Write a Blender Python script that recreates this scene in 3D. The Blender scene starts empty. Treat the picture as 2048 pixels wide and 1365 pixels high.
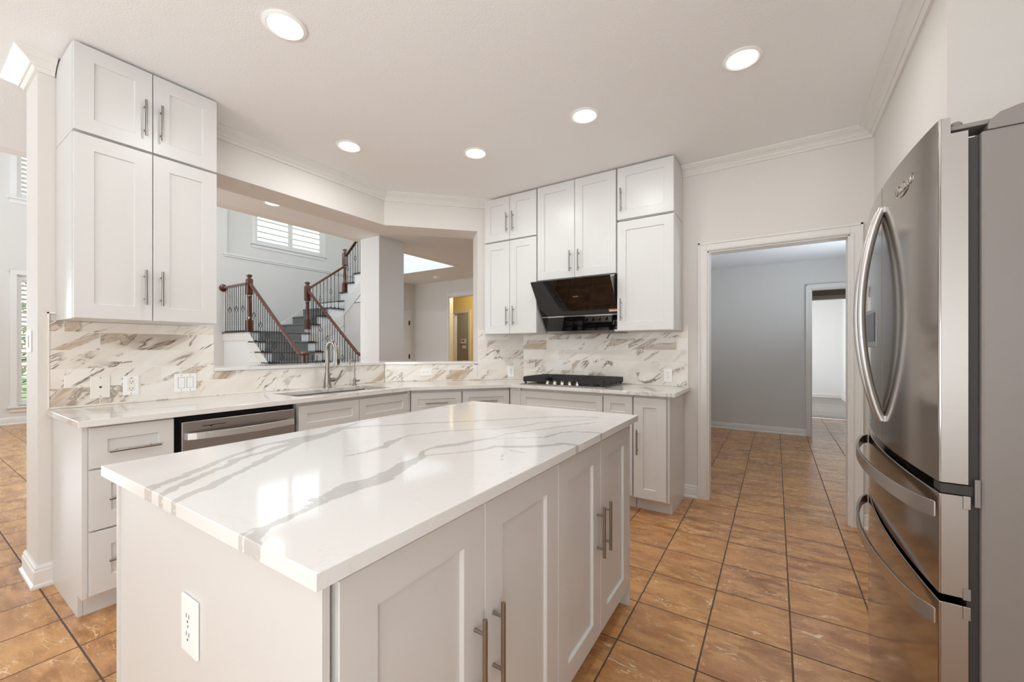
import bpy, bmesh, math, random
from mathutils import Vector, Matrix, noise as mnoise
import numpy as np
random.seed(7)
C = bpy.context.scene.collection
SC = bpy.context.scene
PI = math.pi
# ---------------------------------------------------------------- camera
cam_d = bpy.data.cameras.new('camera'); cam = bpy.data.objects.new('camera', cam_d); C.objects.link(cam)
cam.location = (0, 0, 1.25); cam.rotation_euler = (PI/2, 0, 0.5801)
cam_d.sensor_width = 36; cam_d.sensor_fit = 'HORIZONTAL'; cam_d.lens = 820.47/2048*36
cam_d.shift_y = 15.43/2048; cam_d.clip_start = 0.02; cam_d.clip_end = 200
SC.camera = cam
SC.view_settings.view_transform = 'Standard'; SC.view_settings.look = 'None'
SC.view_settings.gamma = 1; SC.view_settings.use_curve_mapping = False
SC.view_settings.exposure = 0.13
try:
    SC.cycles.max_bounces = 10; SC.cycles.diffuse_bounces = 6; SC.cycles.glossy_bounces = 5
    SC.cycles.transmission_bounces = 6; SC.cycles.caustics_reflective = False; SC.cycles.caustics_refractive = False
    SC.cycles.sample_clamp_indirect = 6; SC.cycles.use_denoising = True; SC.cycles.blur_glossy = 0.3
except Exception: pass
# ---------------------------------------------------------------- world: bright pale daylight
W = bpy.data.worlds.new('world'); SC.world = W; W.use_nodes = True
bg = W.node_tree.nodes['Background']; bg.inputs[0].default_value = (0.82, 0.94, 1.0, 1); bg.inputs[1].default_value = 2.2
# ---------------------------------------------------------------- daylight, room lights and added fill
def area(name, loc, rot, sx, sy, power, col=(1, 1, 1), shape='RECTANGLE', spread=180):
    l = bpy.data.lights.new(name, 'AREA'); l.shape = shape; l.size = sx; l.size_y = sy; l.energy = power; l.color = col
    l.spread = math.radians(spread)
    o = bpy.data.objects.new(name, l); C.objects.link(o); o.location = loc; o.rotation_euler = rot
    o['label'] = 'light'; o['category'] = 'light'
    return o
COOL = (0.76, 0.88, 1.0); NEUT = (0.97, 0.985, 1.0); DAY = (0.88, 0.95, 1.0)
LIGHTS = [(-1.955, 1.03), (-0.17, 2.463), (-1.072, 2.499), (-1.986, 2.513), (-2.712, 1.906)]
H = 2.774
area('daylight_rear_window', (-0.9, -2.95, 1.3), (PI/2+.75, 0, 0), 2.7, 1.7, 34, DAY, spread=92)      # kitchen windows behind the viewer
area('daylight_rear_window_direct', (-0.9, -2.9, 1.45), (PI/2+.1, 0, 0), 2.7, 1.9, 6, DAY)
area('right_fill_light', (1.15, -1.5, 1.45), (PI/2+.5, 0, PI/2), 1.8, 1.5, 78, DAY)  # added fill for the island's right face; no window in this wall
area('daylight_rear_great_window', (-7.6, -2.95, 1.95), (PI/2+.85, 0, 0), 3.5, 3.1, 55, COOL, spread=120)
area('side_fill_light', (-10.5, -1.2, 1.6), (PI/2+.75, 0, -PI/2), 1.6, 2.4, 150, (0.74, 0.87, 1.0))  # added light, standing at an invented window out of view
area('rear_ceiling_fill_light', (-4.5, -2.9, 1.1), (PI/2+.62, 0, 0), 1.8, 1.2, 8, (0.74, 0.87, 1.0), spread=62)  # added uplight for the low ceiling; the rear wall is solid here
area('great_room_fill_light', (-5.6, 1.0, 5.55), (0, 0, 0), .6, .6, 55, COOL, 'DISK')  # added overhead fill for the great room, no fixture
area('stair_fill_light', (-5.6, 3.9, 5.55), (0, 0, 0), .6, .6, 60, COOL, 'DISK')  # unseen fill put above the stairs to light the walls evenly
area('foyer_ceiling_light', (-3.9, 5.2, H-.02), (0, 0, 0), .3, .3, 9, COOL, 'DISK')
for _x, _y in ((-.17, .3), (-.17, -1.4)): area('fill_light_behind', (_x, _y, H-.02), (0, 0, 0), .13, .13, 2.8, NEUT, 'DISK')  # extra unseen downlights, added to brighten the floor and its bounce
area('closet_fill_light', (-6.9, 8.6, 2.68), (0, 0, 0), .2, .2, 7, (1, .96, .9), 'DISK')  # weak light added to lift the dark thermostat wall
area('daylight_far_room', (-1.2, 11.2, 1.5), (PI/2, 0, -PI/2), 2.2, 1.6, 62, (0.95, 0.98, 1.0))
area('hall_fill_light', (1.65, 5.4, 1.5), (PI/2+.75, 0, PI/2), 2.0, 1.4, 60, (0.76, 0.88, 1.0), spread=120)  # made-up side light that brightens the hall; solid wall behind it

# ---------------------------------------------------------------- materials
def s2l(c): return tuple(((x/255)/12.92 if x/255 <= .04045 else ((x/255+.055)/1.055)**2.4) for x in c)
class NT:
    def __init__(s, name):
        s.m = bpy.data.materials.new(name); s.m.use_nodes = True; s.t = s.m.node_tree; s.n = s.t.nodes
        s.b = s.n['Principled BSDF']
    def new(s, typ, **kw):
        n = s.n.new('ShaderNode'+typ)
        for k, v in kw.items(): setattr(n, k, v)
        return n
    def l(s, a, b): s.t.links.new(a, b)
    def inp(s, sock, v):
        if hasattr(v, 'is_linked') or hasattr(v, 'links'): s.l(v, sock)
        else: sock.default_value = v
    def math(s, op, a, b=0.0, c=None):
        n = s.new('Math', operation=op); s.inp(n.inputs[0], a); s.inp(n.inputs[1], b)
        if c is not None: s.inp(n.inputs[2], c)
        return n.outputs[0]
    def mix(s, f, a, b):
        n = s.new('Mix', data_type='RGBA'); s.inp(n.inputs[0], f)
        s.inp(n.inputs[6], a if not isinstance(a, tuple) else (*a, 1)); s.inp(n.inputs[7], b if not isinstance(b, tuple) else (*b, 1))
        return n.outputs[2]
    def noise(s, vec, scale, detail=3, rough=.5, dist=0.0, col=False):
        n = s.new('TexNoise'); s.l(vec, n.inputs['Vector']); n.inputs['Scale'].default_value = scale
        n.inputs['Detail'].default_value = detail; n.inputs['Roughness'].default_value = rough; n.inputs['Distortion'].default_value = dist
        return n.outputs['Color' if col else 'Fac']
    def smooth(s, v, lo, hi):
        n = s.new('MapRange', interpolation_type='SMOOTHSTEP'); s.inp(n.inputs[0], v)
        n.inputs[1].default_value = lo; n.inputs[2].default_value = hi; return n.outputs[0]
    def bump(s, h, strength, dist=.01):
        n = s.new('Bump'); n.inputs['Strength'].default_value = strength; n.inputs['Distance'].default_value = dist
        s.l(h, n.inputs['Height']); s.l(n.outputs[0], s.b.inputs['Normal'])
    def obj(s): return s.new('TexCoord').outputs['Object']
    def pos(s): return s.new('NewGeometry').outputs['Position']
    def set(s, col=None, rough=.5, metal=0, coat=0, spec=None):
        if col is not None: s.inp(s.b.inputs['Base Color'], (*col, 1) if isinstance(col, tuple) else col)
        s.inp(s.b.inputs['Roughness'], rough); s.b.inputs['Metallic'].default_value = metal
        if coat: s.b.inputs['Coat Weight'].default_value = coat; s.b.inputs['Coat Roughness'].default_value = .08
        if spec is not None: s.b.inputs['Specular IOR Level'].default_value = spec
        return s.m
def plain(name, rgb, rough=.5, metal=0, **k): return NT(name).set(s2l(rgb), rough, metal, **k)
def paint(name, rgb, rough=.7, bump=.12, scale=260):
    t = NT(name); t.set(s2l(rgb), rough)
    if bump: t.bump(t.noise(t.pos(), scale, 2), bump, .004)
    return t.m
M = {}
M['wall'] = paint('greige_wall_paint', (220, 215, 209))
M['wall_grey'] = paint('grey_wall_paint', (218, 214, 208))
M['wall_hall'] = paint('hall_grey_paint', (212, 210, 206))
M['wall_white'] = paint('white_wall_paint', (232, 232, 231))
M['wall_yellow'] = paint('yellow_wall_paint', (228, 212, 152))
M['wall_dark'] = paint('taupe_wall_paint', (178, 170, 162))
M['ceiling'] = paint('textured_ceiling_paint', (236, 235, 234), .85, .35, 110)
M['ceiling_great'] = paint('bounce_cooled_ceiling_paint', (236, 240, 242), .85, .35, 110)  # ceiling colour tinted cooler to cancel warm light bounced off the floor
M['ceiling_hall'] = paint('hall_ceiling_paint', (214, 213, 211), .85, .35, 110)
M['trim'] = plain('white_trim_paint', (226, 223, 218), .35)
M['cabinet'] = plain('white_cabinet_paint', (213, 211, 208), .32)
M['plate'] = plain('white_plate_plastic', (244, 243, 240), .3)
M['ivory'] = plain('ivory_plate_plastic', (236, 231, 221), .35)
M['slot'] = plain('dark_slot', (40, 36, 34), .6)
M['pencil'] = plain('white_tile_edge', (238, 234, 226), .3)
def brushed(name, rgb, rough, sx=2, sz=400, amt=.03, metal=1.0):
    t = NT(name); mp = t.new('Mapping'); t.l(t.obj(), mp.inputs[0]); mp.inputs['Scale'].default_value = (sx, sx, sz)
    n = t.noise(mp.outputs[0], 1.0, 2)
    r = t.math('MULTIPLY_ADD', n, .06, rough-.03); t.set(s2l(rgb), r, metal); t.bump(n, amt*.15, .001); return t.m
M['nickel'] = plain('brushed_nickel', (156, 150, 142), .3, 1)
M['steel'] = brushed('stainless_steel', (176, 171, 167), .3)
M['steel_light'] = brushed('light_stainless_handle', (224, 224, 222), .38, amt=.01)
M['fridge'] = NT('glossy_dark_stainless').set(s2l((158, 150, 143)), .12, 1)
M['fridge_edge'] = brushed('satin_stainless_edge', (160, 154, 149), .42, amt=.01)
M['fridge_handle'] = NT('satin_handle_steel').set(s2l((196, 191, 187)), .28, 1)
M['fridge_side'] = paint('grey_appliance_paint', (128, 121, 116), .42, .05, 500)
M['gasket'] = plain('dark_gasket', (52, 47, 44), .6)
M['black'] = plain('black_void', (10, 10, 10), .7)
M['iron'] = plain('matte_cast_iron', (30, 30, 31), .5)
M['black_glass'] = NT('black_glass').set(s2l((14, 12, 11)), .04, 0, spec=.6)
M['chrome'] = plain('polished_chrome', (215, 215, 212), .1, 1)
M['baluster'] = plain('black_wrought_iron', (30, 31, 34), .45)
M['tread_dark'] = plain('dark_stained_tread', (48, 38, 34), .4)
M['logo'] = plain('silver_lettering', (225, 222, 216), .25, 1)
M['hinge'] = plain('dark_bronze_hinge', (40, 36, 34), .4, .6)
M['orange'] = plain('orange_sticker', (214, 120, 84), .5)
M['sink'] = brushed('sink_steel', (170, 166, 160), .3)
M['lcd'] = plain('thermostat_screen', (70, 76, 70), .3)
def wood():
    t = NT('stained_cherry_wood'); mp = t.new('Mapping'); t.l(t.obj(), mp.inputs[0]); mp.inputs['Scale'].default_value = (3, 30, 30)
    n = t.noise(mp.outputs[0], 1.5, 4, .6, .6); t.set(t.mix(n, s2l((58, 29, 19)), s2l((108, 57, 37))), .22, coat=.4); return t.m
M['wood'] = wood()
def carpet():
    t = NT('charcoal_carpet'); p = t.pos(); n = t.noise(p, 260, 3, .7); n2 = t.noise(p, 18, 2)
    t.set(t.mix(t.math('MULTIPLY_ADD', n, .8, t.math('MULTIPLY', n2, .2)), s2l((98, 97, 95)), s2l((166, 164, 161))), .95); t.bump(n, .8, .02); return t.m
M['carpet'] = carpet()
def emit(name, col, st):
    t = NT(name); t.b.inputs['Emission Color'].default_value = (*col, 1); t.b.inputs['Emission Strength'].default_value = st
    t.set((0.9, 0.9, 0.9), .5); return t.m
M['led'] = emit('led_diffuser', (1, .97, .93), 9)
M['glow'] = emit('warm_lamp_glass', (1, .8, .4), 3)
def glass():
    t = NT('window_glass'); tr = t.new('BsdfTransparent'); gl = t.new('BsdfGlossy'); gl.inputs['Roughness'].default_value = 0
    mx = t.new('MixShader'); mx.inputs[0].default_value = .05; t.l(tr.outputs[0], mx.inputs[1]); t.l(gl.outputs[0], mx.inputs[2])
    t.l(mx.outputs[0], t.n['Material Output'].inputs[0]); return t.m
M['glass'] = glass()
def leaf():
    t = NT('mixed_green_leaves'); n = t.noise(t.pos(), 6, 3); t.set(t.mix(n, s2l((70, 110, 50)), s2l((150, 185, 110))), .6); return t.m  # two leaf greens mixed by noise
M['leaf'] = leaf()
def floor_tile():
    t = NT('slate_look_floor_tile'); o = t.obj(); TS = .3146
    sx = t.new('SeparateXYZ'); t.l(o, sx.inputs[0])
    u = t.math('DIVIDE', sx.outputs[0], TS); v = t.math('DIVIDE', sx.outputs[1], TS)
    # grout edge wobble
    fu = t.math('FRACT', u); fv = t.math('FRACT', v)
    du = t.math('MINIMUM', fu, t.math('SUBTRACT', 1.0, fu)); dv = t.math('MINIMUM', fv, t.math('SUBTRACT', 1.0, fv))
    d = t.math('ADD', t.math('MINIMUM', du, dv), t.math('MULTIPLY', t.math('SUBTRACT', t.noise(o, 40, 3), .5), .008))
    tile = t.smooth(d, .0085, .0135)
    cb = t.new('CombineXYZ'); t.l(t.math('FLOOR', u), cb.inputs[0]); t.l(t.math('FLOOR', v), cb.inputs[1])
    wn = t.new('TexWhiteNoise', noise_dimensions='2D'); t.l(cb.outputs[0], wn.inputs['Vector'])
    vm = t.new('VectorMath', operation='MULTIPLY_ADD'); t.l(wn.outputs['Color'], vm.inputs[0]); vm.inputs[1].default_value = (9, 9, 9); t.l(o, vm.inputs[2])
    p = vm.outputs[0]
    mp = t.new('Mapping'); t.l(p, mp.inputs[0]); mp.inputs['Scale'].default_value = (1, 2.6, 1); mp.inputs['Rotation'].default_value = (0, 0, .18)
    n1 = t.noise(mp.outputs[0], 5, 8, .68, .35); n2 = t.noise(mp.outputs[0], 16, 6, .75, .2); n3 = t.noise(mp.outputs[0], 4.2, 3, .5, 1.0); n4 = t.noise(p, 2.6, 4, .6, .4)
    base = t.mix(t.smooth(n1, .34, .66), s2l((142, 94, 58)), s2l((216, 166, 112)))
    base = t.mix(t.math('MULTIPLY', t.smooth(n2, .5, .72), .55), base, s2l((112, 72, 54)))
    base = t.mix(t.math('MULTIPLY', t.smooth(n4, .42, .66), .5), base, s2l((186, 130, 96)))
    base = t.mix(t.math('MULTIPLY', wn.outputs['Value'], .42), base, s2l((216, 158, 90)))
    vein = t.math('ABSOLUTE', t.math('SUBTRACT', n3, .5)); vm2 = t.smooth(vein, .009, .0)
    gate = t.smooth(t.noise(p, 9, 3), .49, .57)
    vv = t.math('MULTIPLY', t.math('MULTIPLY', vm2, gate), .8)
    base = t.mix(vv, base, s2l((246, 222, 184)))
    col = t.mix(tile, s2l((86, 66, 50)), base)
    t.set(col, t.math('MULTIPLY_ADD', tile, -.48, t.math('MULTIPLY_ADD', n2, .14, .69)), spec=.6)
    hgt = t.math('ADD', t.math('MULTIPLY', tile, 1.0), t.math('MULTIPLY_ADD', n1, .35, t.math('MULTIPLY', vv, .3)))
    t.bump(hgt, .35, .004); return t.m
M['floor'] = floor_tile()
def far_floor():
    t = NT('grey_plank_floor'); o = t.pos(); br = t.new('TexBrick'); t.l(o, br.inputs[0])
    br.inputs['Scale'].default_value = 1; br.inputs['Brick Width'].default_value = 1.2; br.inputs['Row Height'].default_value = .18; br.inputs['Mortar Size'].default_value = .003
    br.inputs['Color1'].default_value = (*s2l((150, 140, 132)), 1); br.inputs['Color2'].default_value = (*s2l((126, 116, 110)), 1); br.inputs['Mortar'].default_value = (*s2l((70, 62, 58)), 1)
    t.set(br.outputs[0], .35); return t.m
M['plank'] = far_floor()
def backsplash():
    t = NT('calacatta_marble_tile'); uv = t.new('UVMap').outputs[0]; sx = t.new('SeparateXYZ'); t.l(uv, sx.inputs[0])
    U, V = sx.outputs[0], sx.outputs[1]
    r = t.math('DIVIDE', V, .1016); row = t.math('FLOOR', r); fr = t.math('FRACT', r)
    u = t.math('ADD', t.math('DIVIDE', U, .42), t.math('MULTIPLY', row, .3333)); col = t.math('FLOOR', u); fu = t.math('FRACT', u)
    du = t.math('MULTIPLY', t.math('MINIMUM', fu, t.math('SUBTRACT', 1.0, fu)), .42); dv = t.math('MULTIPLY', t.math('MINIMUM', fr, t.math('SUBTRACT', 1.0, fr)), .1016)
    tile = t.smooth(t.math('MINIMUM', du, dv), .0008, .0018)
    cb = t.new('CombineXYZ'); t.l(col, cb.inputs[0]); t.l(row, cb.inputs[1])
    wn = t.new('TexWhiteNoise', noise_dimensions='2D'); t.l(cb.outputs[0], wn.inputs['Vector'])
    vm = t.new('VectorMath', operation='MULTIPLY_ADD'); t.l(wn.outputs['Color'], vm.inputs[0]); vm.inputs[1].default_value = (7, 7, 7); t.l(uv, vm.inputs[2])
    p = vm.outputs[0]
    mp = t.new('Mapping'); t.l(p, mp.inputs[0]); mp.inputs['Rotation'].default_value = (0, 0, -.62)
    mp2 = t.new('Mapping'); t.l(mp.outputs[0], mp2.inputs[0]); mp2.inputs['Scale'].default_value = (.55, 2.3, 1)
    q = mp2.outputs[0]
    n1 = t.noise(q, 2.0, 6, .56, .9); n2 = t.noise(q, 1.7, 6, .58, 1.3); n3 = t.noise(q, 2.1, 4, .55, .6); n5 = t.noise(q, 1.4, 6, .6, 1.0)
    base = t.mix(t.smooth(n3, .3, .75), s2l((240, 235, 228)), s2l((226, 217, 206)))
    band = t.smooth(n1, .54, .70)
    base = t.mix(t.math('MULTIPLY', band, .88), base, s2l((178, 150, 120)))
    band2 = t.math('MULTIPLY', t.smooth(n5, .61, .70), .6)
    base = t.mix(band2, base, s2l((150, 132, 114)))
    v1 = t.smooth(t.math('ABSOLUTE', t.math('SUBTRACT', n2, .5)), .020, .0)
    gate = t.smooth(t.noise(p, 3.0, 2), .49, .60)
    base = t.mix(t.math('MULTIPLY', t.math('MULTIPLY', v1, gate), .9), base, s2l((112, 92, 72)))
    v2 = t.smooth(t.math('ABSOLUTE', t.math('SUBTRACT', n1, .60)), .014, .0)
    base = t.mix(t.math('MULTIPLY', v2, .6), base, s2l((116, 96, 76)))
    t.set(t.mix(tile, s2l((238, 230, 216)), base), t.math('MULTIPLY_ADD', tile, -.35, .6)); t.bump(tile, .3, .002); return t.m
M['splash'] = backsplash()
def quartz():
    t = NT('veined_white_quartz'); o = t.pos(); mp = t.new('Mapping'); t.l(o, mp.inputs[0])
    mp.inputs['Rotation'].default_value = (0, 0, .5); mp2 = t.new('Mapping'); t.l(mp.outputs[0], mp2.inputs[0]); mp2.inputs['Scale'].default_value = (1.6, .45, .8)
    q = mp2.outputs[0]; n = t.noise(q, 2.4, 6, .6, .5); f = t.noise(o, 90, 3, .6)
    d = t.math('ABSOLUTE', t.math('SUBTRACT', n, .5)); d = t.math('ADD', d, t.math('MULTIPLY', t.math('SUBTRACT', f, .5), .02))
    v = t.math('MULTIPLY', t.smooth(d, .022, .012), t.smooth(t.noise(o, 1.7, 2), .47, .56))
    t.set(t.mix(t.math('MULTIPLY', v, .42), s2l((226, 223, 218)), s2l((172, 162, 148))), .09); return t.m
M['quartz'] = quartz()
def quartz_island():
    t = NT('bold_veined_white_quartz'); o = t.pos(); at = t.new('Attribute'); at.attribute_name = 'vein'
    f = t.noise(o, 28, 5, .65); g = t.noise(o, 55, 3, .6)
    val = t.math('ADD', at.outputs['Fac'], t.math('MULTIPLY', t.math('SUBTRACT', f, .5), .022))
    m = t.smooth(val, -.0008, .0012)
    holes = t.smooth(g, .64, .68); m = t.math('MULTIPLY', m, t.math('SUBTRACT', 1.0, holes))
    faint = t.math('MULTIPLY', t.smooth(t.math('ABSOLUTE', t.math('SUBTRACT', t.noise(o, 3.0, 7, .6, .8), .5)), .006, .0), .18)
    tone = t.mix(t.noise(o, 9, 3), s2l((190, 186, 181)), s2l((200, 197, 193)))
    c = t.mix(faint, s2l((228, 226, 223)), s2l((200, 194, 186)))
    t.set(t.mix(t.math('MULTIPLY', m, .95), c, tone), .075); return t.m
M['quartz_island'] = quartz_island()

# ---------------------------------------------------------------- mesh helpers
class MB:
    def __init__(s): s.v = []; s.f = []; s.m = []; s.uv = None
    def add(s, vs, fs, mi=0):
        b = len(s.v); s.v += [tuple(x) for x in vs]; s.f += [tuple(b+i for i in f) for f in fs]; s.m += [mi]*len(fs); return s
    def box(s, x0, y0, z0, x1, y1, z1, mi=0):
        if x0 > x1: x0, x1 = x1, x0
        if y0 > y1: y0, y1 = y1, y0
        if z0 > z1: z0, z1 = z1, z0
        return s.add([(x0,y0,z0),(x1,y0,z0),(x1,y1,z0),(x0,y1,z0),(x0,y0,z1),(x1,y0,z1),(x1,y1,z1),(x0,y1,z1)],
                     [(3,2,1,0),(4,5,6,7),(0,1,5,4),(1,2,6,5),(2,3,7,6),(3,0,4,7)], mi)
    def prism(s, poly, z0, z1, mi=0):
        n = len(poly); a = sum(poly[i][0]*poly[(i+1)%n][1]-poly[(i+1)%n][0]*poly[i][1] for i in range(n))
        if a < 0: poly = poly[::-1]
        vs = [(x, y, z0) for x, y in poly]+[(x, y, z1) for x, y in poly]
        return s.add(vs, [tuple(range(n))[::-1], tuple(range(n, 2*n))]+[(i, (i+1) % n, n+(i+1) % n, n+i) for i in range(n)], mi)
    def xprism(s, poly, x0, x1, mi=0):   # poly in (y,z)
        b = MB().prism([(p[0], p[1]) for p in poly], x0, x1)
        return s.add([(v[2], v[0], v[1]) for v in b.v], b.f, mi)
    def yprism(s, poly, y0, y1, mi=0):   # poly in (x,z)
        b = MB().prism([(p[0], p[1]) for p in poly], y0, y1)
        return s.add([(v[0], v[2], v[1]) for v in b.v], [f[::-1] for f in b.f], mi)
    def tube(s, pts, r, seg=10, cap=True, mi=0, flat=None):
        pts = [Vector(p) for p in pts]; n = len(pts); rr = r if isinstance(r, (list, tuple)) else [r]*n
        vs = []; fs = []; prev = None
        for i, p in enumerate(pts):
            d = (pts[min(i+1, n-1)]-pts[max(i-1, 0)]).normalized()
            if prev is None: u = d.orthogonal().normalized() if abs(d.z) > .9 else Vector((0, 0, 1)).cross(d).normalized()
            else: u = (prev-d*prev.dot(d)).normalized()
            prev = u; w = d.cross(u)
            fx, fy = (1, 1) if flat is None else flat
            for k in range(seg):
                a = 2*PI*k/seg; vs.append(p+u*math.cos(a)*rr[i]*fx+w*math.sin(a)*rr[i]*fy)
        for i in range(n-1):
            for k in range(seg): fs.append((i*seg+k, i*seg+(k+1) % seg, (i+1)*seg+(k+1) % seg, (i+1)*seg+k))
        if cap: fs += [tuple(range(seg))[::-1], tuple(range((n-1)*seg, n*seg))]
        return s.add(vs, fs, mi)
    def lathe(s, prof, c=(0, 0, 0), seg=24, axis='z', mi=0, sq=False):
        vs = []; fs = []; n = len(prof)
        for r, h in prof:
            for k in range(seg):
                a = 2*PI*k/seg+(PI/4 if sq else 0); x, y = r*math.cos(a), r*math.sin(a)
                q = {'z': (x, y, h), 'y': (x, h, y), 'x': (h, x, y)}[axis]; vs.append((q[0]+c[0], q[1]+c[1], q[2]+c[2]))
        for i in range(n-1):
            for k in range(seg): fs.append((i*seg+k, i*seg+(k+1) % seg, (i+1)*seg+(k+1) % seg, (i+1)*seg+k))
        fs += [tuple(range(seg))[::-1], tuple(range((n-1)*seg, n*seg))]
        return s.add(vs, fs, mi)
    def xf(s, mat): s.v = [tuple(mat @ Vector(v)) for v in s.v]; return s
    def build(s, name, mat, parent=None, bevel=0, smooth=False, loc=None, seg=2):
        me = bpy.data.meshes.new(name); me.from_pydata(s.v, [], s.f); me.validate(); me.update()
        for m in (mat if isinstance(mat, (list, tuple)) else [mat]): me.materials.append(M[m])
        if any(s.m) and len(s.m) == len(me.polygons):
            for p, i in zip(me.polygons, s.m): p.material_index = i
        bm = bmesh.new(); bm.from_mesh(me); bmesh.ops.recalc_face_normals(bm, faces=bm.faces); bm.to_mesh(me); bm.free()
        o = bpy.data.objects.new(name, me); C.objects.link(o)
        if parent: o.parent = parent
        if loc: o.location = loc
        if bevel:
            b = o.modifiers.new('bevel', 'BEVEL'); b.width = bevel; b.segments = seg; b.limit_method = 'ANGLE'; b.angle_limit = math.radians(40); b.harden_normals = smooth
        if smooth:
            for p in me.polygons: p.use_smooth = True
            if not bevel: o.modifiers.new('en', 'EDGE_SPLIT').split_angle = math.radians(38)
        return o
def thing(name, label, cat, loc=(0, 0, 0), rz=0, group=None):
    o = bpy.data.objects.new(name, None); C.objects.link(o); o.empty_display_size = .1
    o.location = loc; o.rotation_euler = (0, 0, rz); return tag(o, label, cat, group)
def tag(o, label, cat, group=None):
    o['label'] = label; o['category'] = cat
    if group: o['group'] = group
    return o
def struct(name, mb, mat, parent=None, label=None, **k):
    o = mb.build(name, mat, parent, **k)
    if not parent: o['kind'] = 'structure'; o['label'] = label or name.replace('_', ' '); o['category'] = name.split('_')[0]
    return o
def copy_tree(o, parent=None):
    c = o.copy(); C.objects.link(c); c.parent = parent
    for ch in [x for x in o.children]: copy_tree(ch, c)
    return c
def sweep(mb, path, prof, closed=False):
    """prof: (offset, dz) pairs; offset is to the left of the travel direction."""
    P = [Vector((p[0], p[1])) for p in path]; n = len(P); rings = []
    for i in range(n):
        d0 = (P[i]-P[i-1]).normalized() if i > 0 else None; d1 = (P[i+1]-P[i]).normalized() if i < n-1 else None
        if d0 is None: d0 = d1
        if d1 is None: d1 = d0
        n0 = Vector((-d0.y, d0.x)); n1 = Vector((-d1.y, d1.x)); b = (n0+n1).normalized(); k = 1/max(.3, b.dot(n0))
        rings.append([(P[i].x+b.x*o*k, P[i].y+b.y*o*k, z) for o, z in prof])
    m = len(prof); vs = [v for r in rings for v in r]; fs = []
    for i in range(n-1):
        for j in range(m): fs.append((i*m+j, i*m+(j+1) % m, (i+1)*m+(j+1) % m, (i+1)*m+j))
    fs += [tuple(range(m)), tuple(range((n-1)*m, n*m))[::-1]]
    return mb.add(vs, fs)
def crown_prof(z, d=.072, p=.088):
    return [(0, z), (p, z), (p, z-.008), (p-.008, z-.012), (p-.022, z-.022), (p-.040, z-.030), (p-.056, z-.042), (p-.060, z-.050), (p-.066, z-.050), (.012, z-d+.010), (.012, z-d), (0, z-d)]
def base_prof(h=.105, t=.016): return [(0, 0), (t+.010, 0), (t+.010, .012), (t, .022), (t, h-.03), (t-.004, h-.024), (t-.004, h-.012), (.005, h), (0, h)]
def casing_leg(mb, x0, x1, y, z0, z1, t=.018):   # moulded flat casing on a -Y facing plane
    w = x1-x0
    mb.box(x0, y-t, z0, x1, y, z1); return mb

# ================================================================ STRUCTURE
XW, YW = -3.255, 3.715
P1 = (-3.255, 2.68); P2 = (-2.288, 3.715); E1 = (-3.56, 2.80); E2 = (-2.593, 3.835)
J = (-2.625, 3.354); JE = (-2.848, 3.562)
DA = Vector((P2[0]-P1[0], P2[1]-P1[1])).normalized(); NA = Vector((DA.y, -DA.x)); ANG = math.atan2(DA.y, DA.x)
def on_line(P, t, off=0): return (P[0]+DA.x*t+NA.x*off, P[1]+DA.y*t+NA.y*off)
# floor (object axes follow the tile grid)
fl = MB().box(-12, -6, -.05, 4.5, 5.62, 0)
o = struct('floor', fl, 'floor', label='slate look ceramic tile floor'); o.location = (-.6059, 3.609, 0); o.rotation_euler = (0, 0, .0094)
struct('floor_far_room', MB().box(-2.9, 9.26, .001, 1.6, 13.3, .012), 'plank', label='grey plank floor of the far room')
# ceilings
mb = MB().box(-4.9, -3.1, H, -3.41, 3.835, H+.25).box(-4.9, 3.835, H, -1.3, 5.77, H+.25).box(-7.4, 5.77, H, -1.3, 7.0, H+.25)
struct('ceiling_great_room', mb, 'ceiling_great', label='low ceiling between kitchen and stair hall')
struct('ceiling', MB().box(-3.409, -3.1, H, 1.4, 3.835, H+.25), 'ceiling', label='textured off-white kitchen ceiling')
struct('ceiling_hall', MB().box(-1.3, 3.836, 2.51, 1.9, 7.33, 2.6), 'ceiling_hall', label='hall ceiling')
struct('ceiling_upper', MB().box(-10.9, -3.1, 5.6, -2.5, 7.3, 5.7), 'ceiling', label='high ceiling over stair hall')
struct('ceiling_far', MB().box(-3, 7.33, 2.6, 1.9, 13.4, 2.7), 'ceiling_hall', label='far room ceiling')
struct('ceiling_side_room', MB().box(-8.4, 7.03, 2.7, -4, 9.2, 2.8), 'wall_yellow', label='side room ceiling')
struct('wall_upper', MB().box(-5.05, -3.1, H, -4.9, 5.77, 5.6).box(-7.29, 5.77, H+.25, -4.9, 5.9, 5.6), 'wall_white', label='upper wall above the low ceiling')
# kitchen walls
mb = MB()
mb.prism([(-3.56, .435), (XW, .435), (XW, 1.228), (-3.56, 1.228)], 0, H)
for z0, z1 in ((0, 1.095), (2.465, H)): mb.prism([(-3.56, 1.228), (XW, 1.228), P1, E1], z0, z1)
struct('wall_left', mb, 'wall', label='half wall with pass-through behind the sink')
mb = MB()
for z0, z1 in ((0, 1.095), (2.465, H)): mb.prism([P1, J, JE, E1], z0, z1)
mb.prism([J, P2, E2, JE], 0, H)
struct('wall_corner', mb, 'wall', label='angled corner wall with pass-through')
DX0, DX1, DZ = -.506, .407, 2.054
mb = MB().prism([P2, (DX0, YW), (DX0, YW+.12), E2], 0, H).box(DX1, YW, 0, 1.9, YW+.12, H).box(DX0, YW, DZ, DX1, YW+.12, H)
struct('wall_back', mb, 'wall', label='range wall with cased doorway')
struct('wall_right', MB().box(.535, 2.24, 0, 1.32, YW, H).box(1.2, -3.1, 0, 1.32, 2.24, H), 'wall', label='right wall and fridge alcove')
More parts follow.
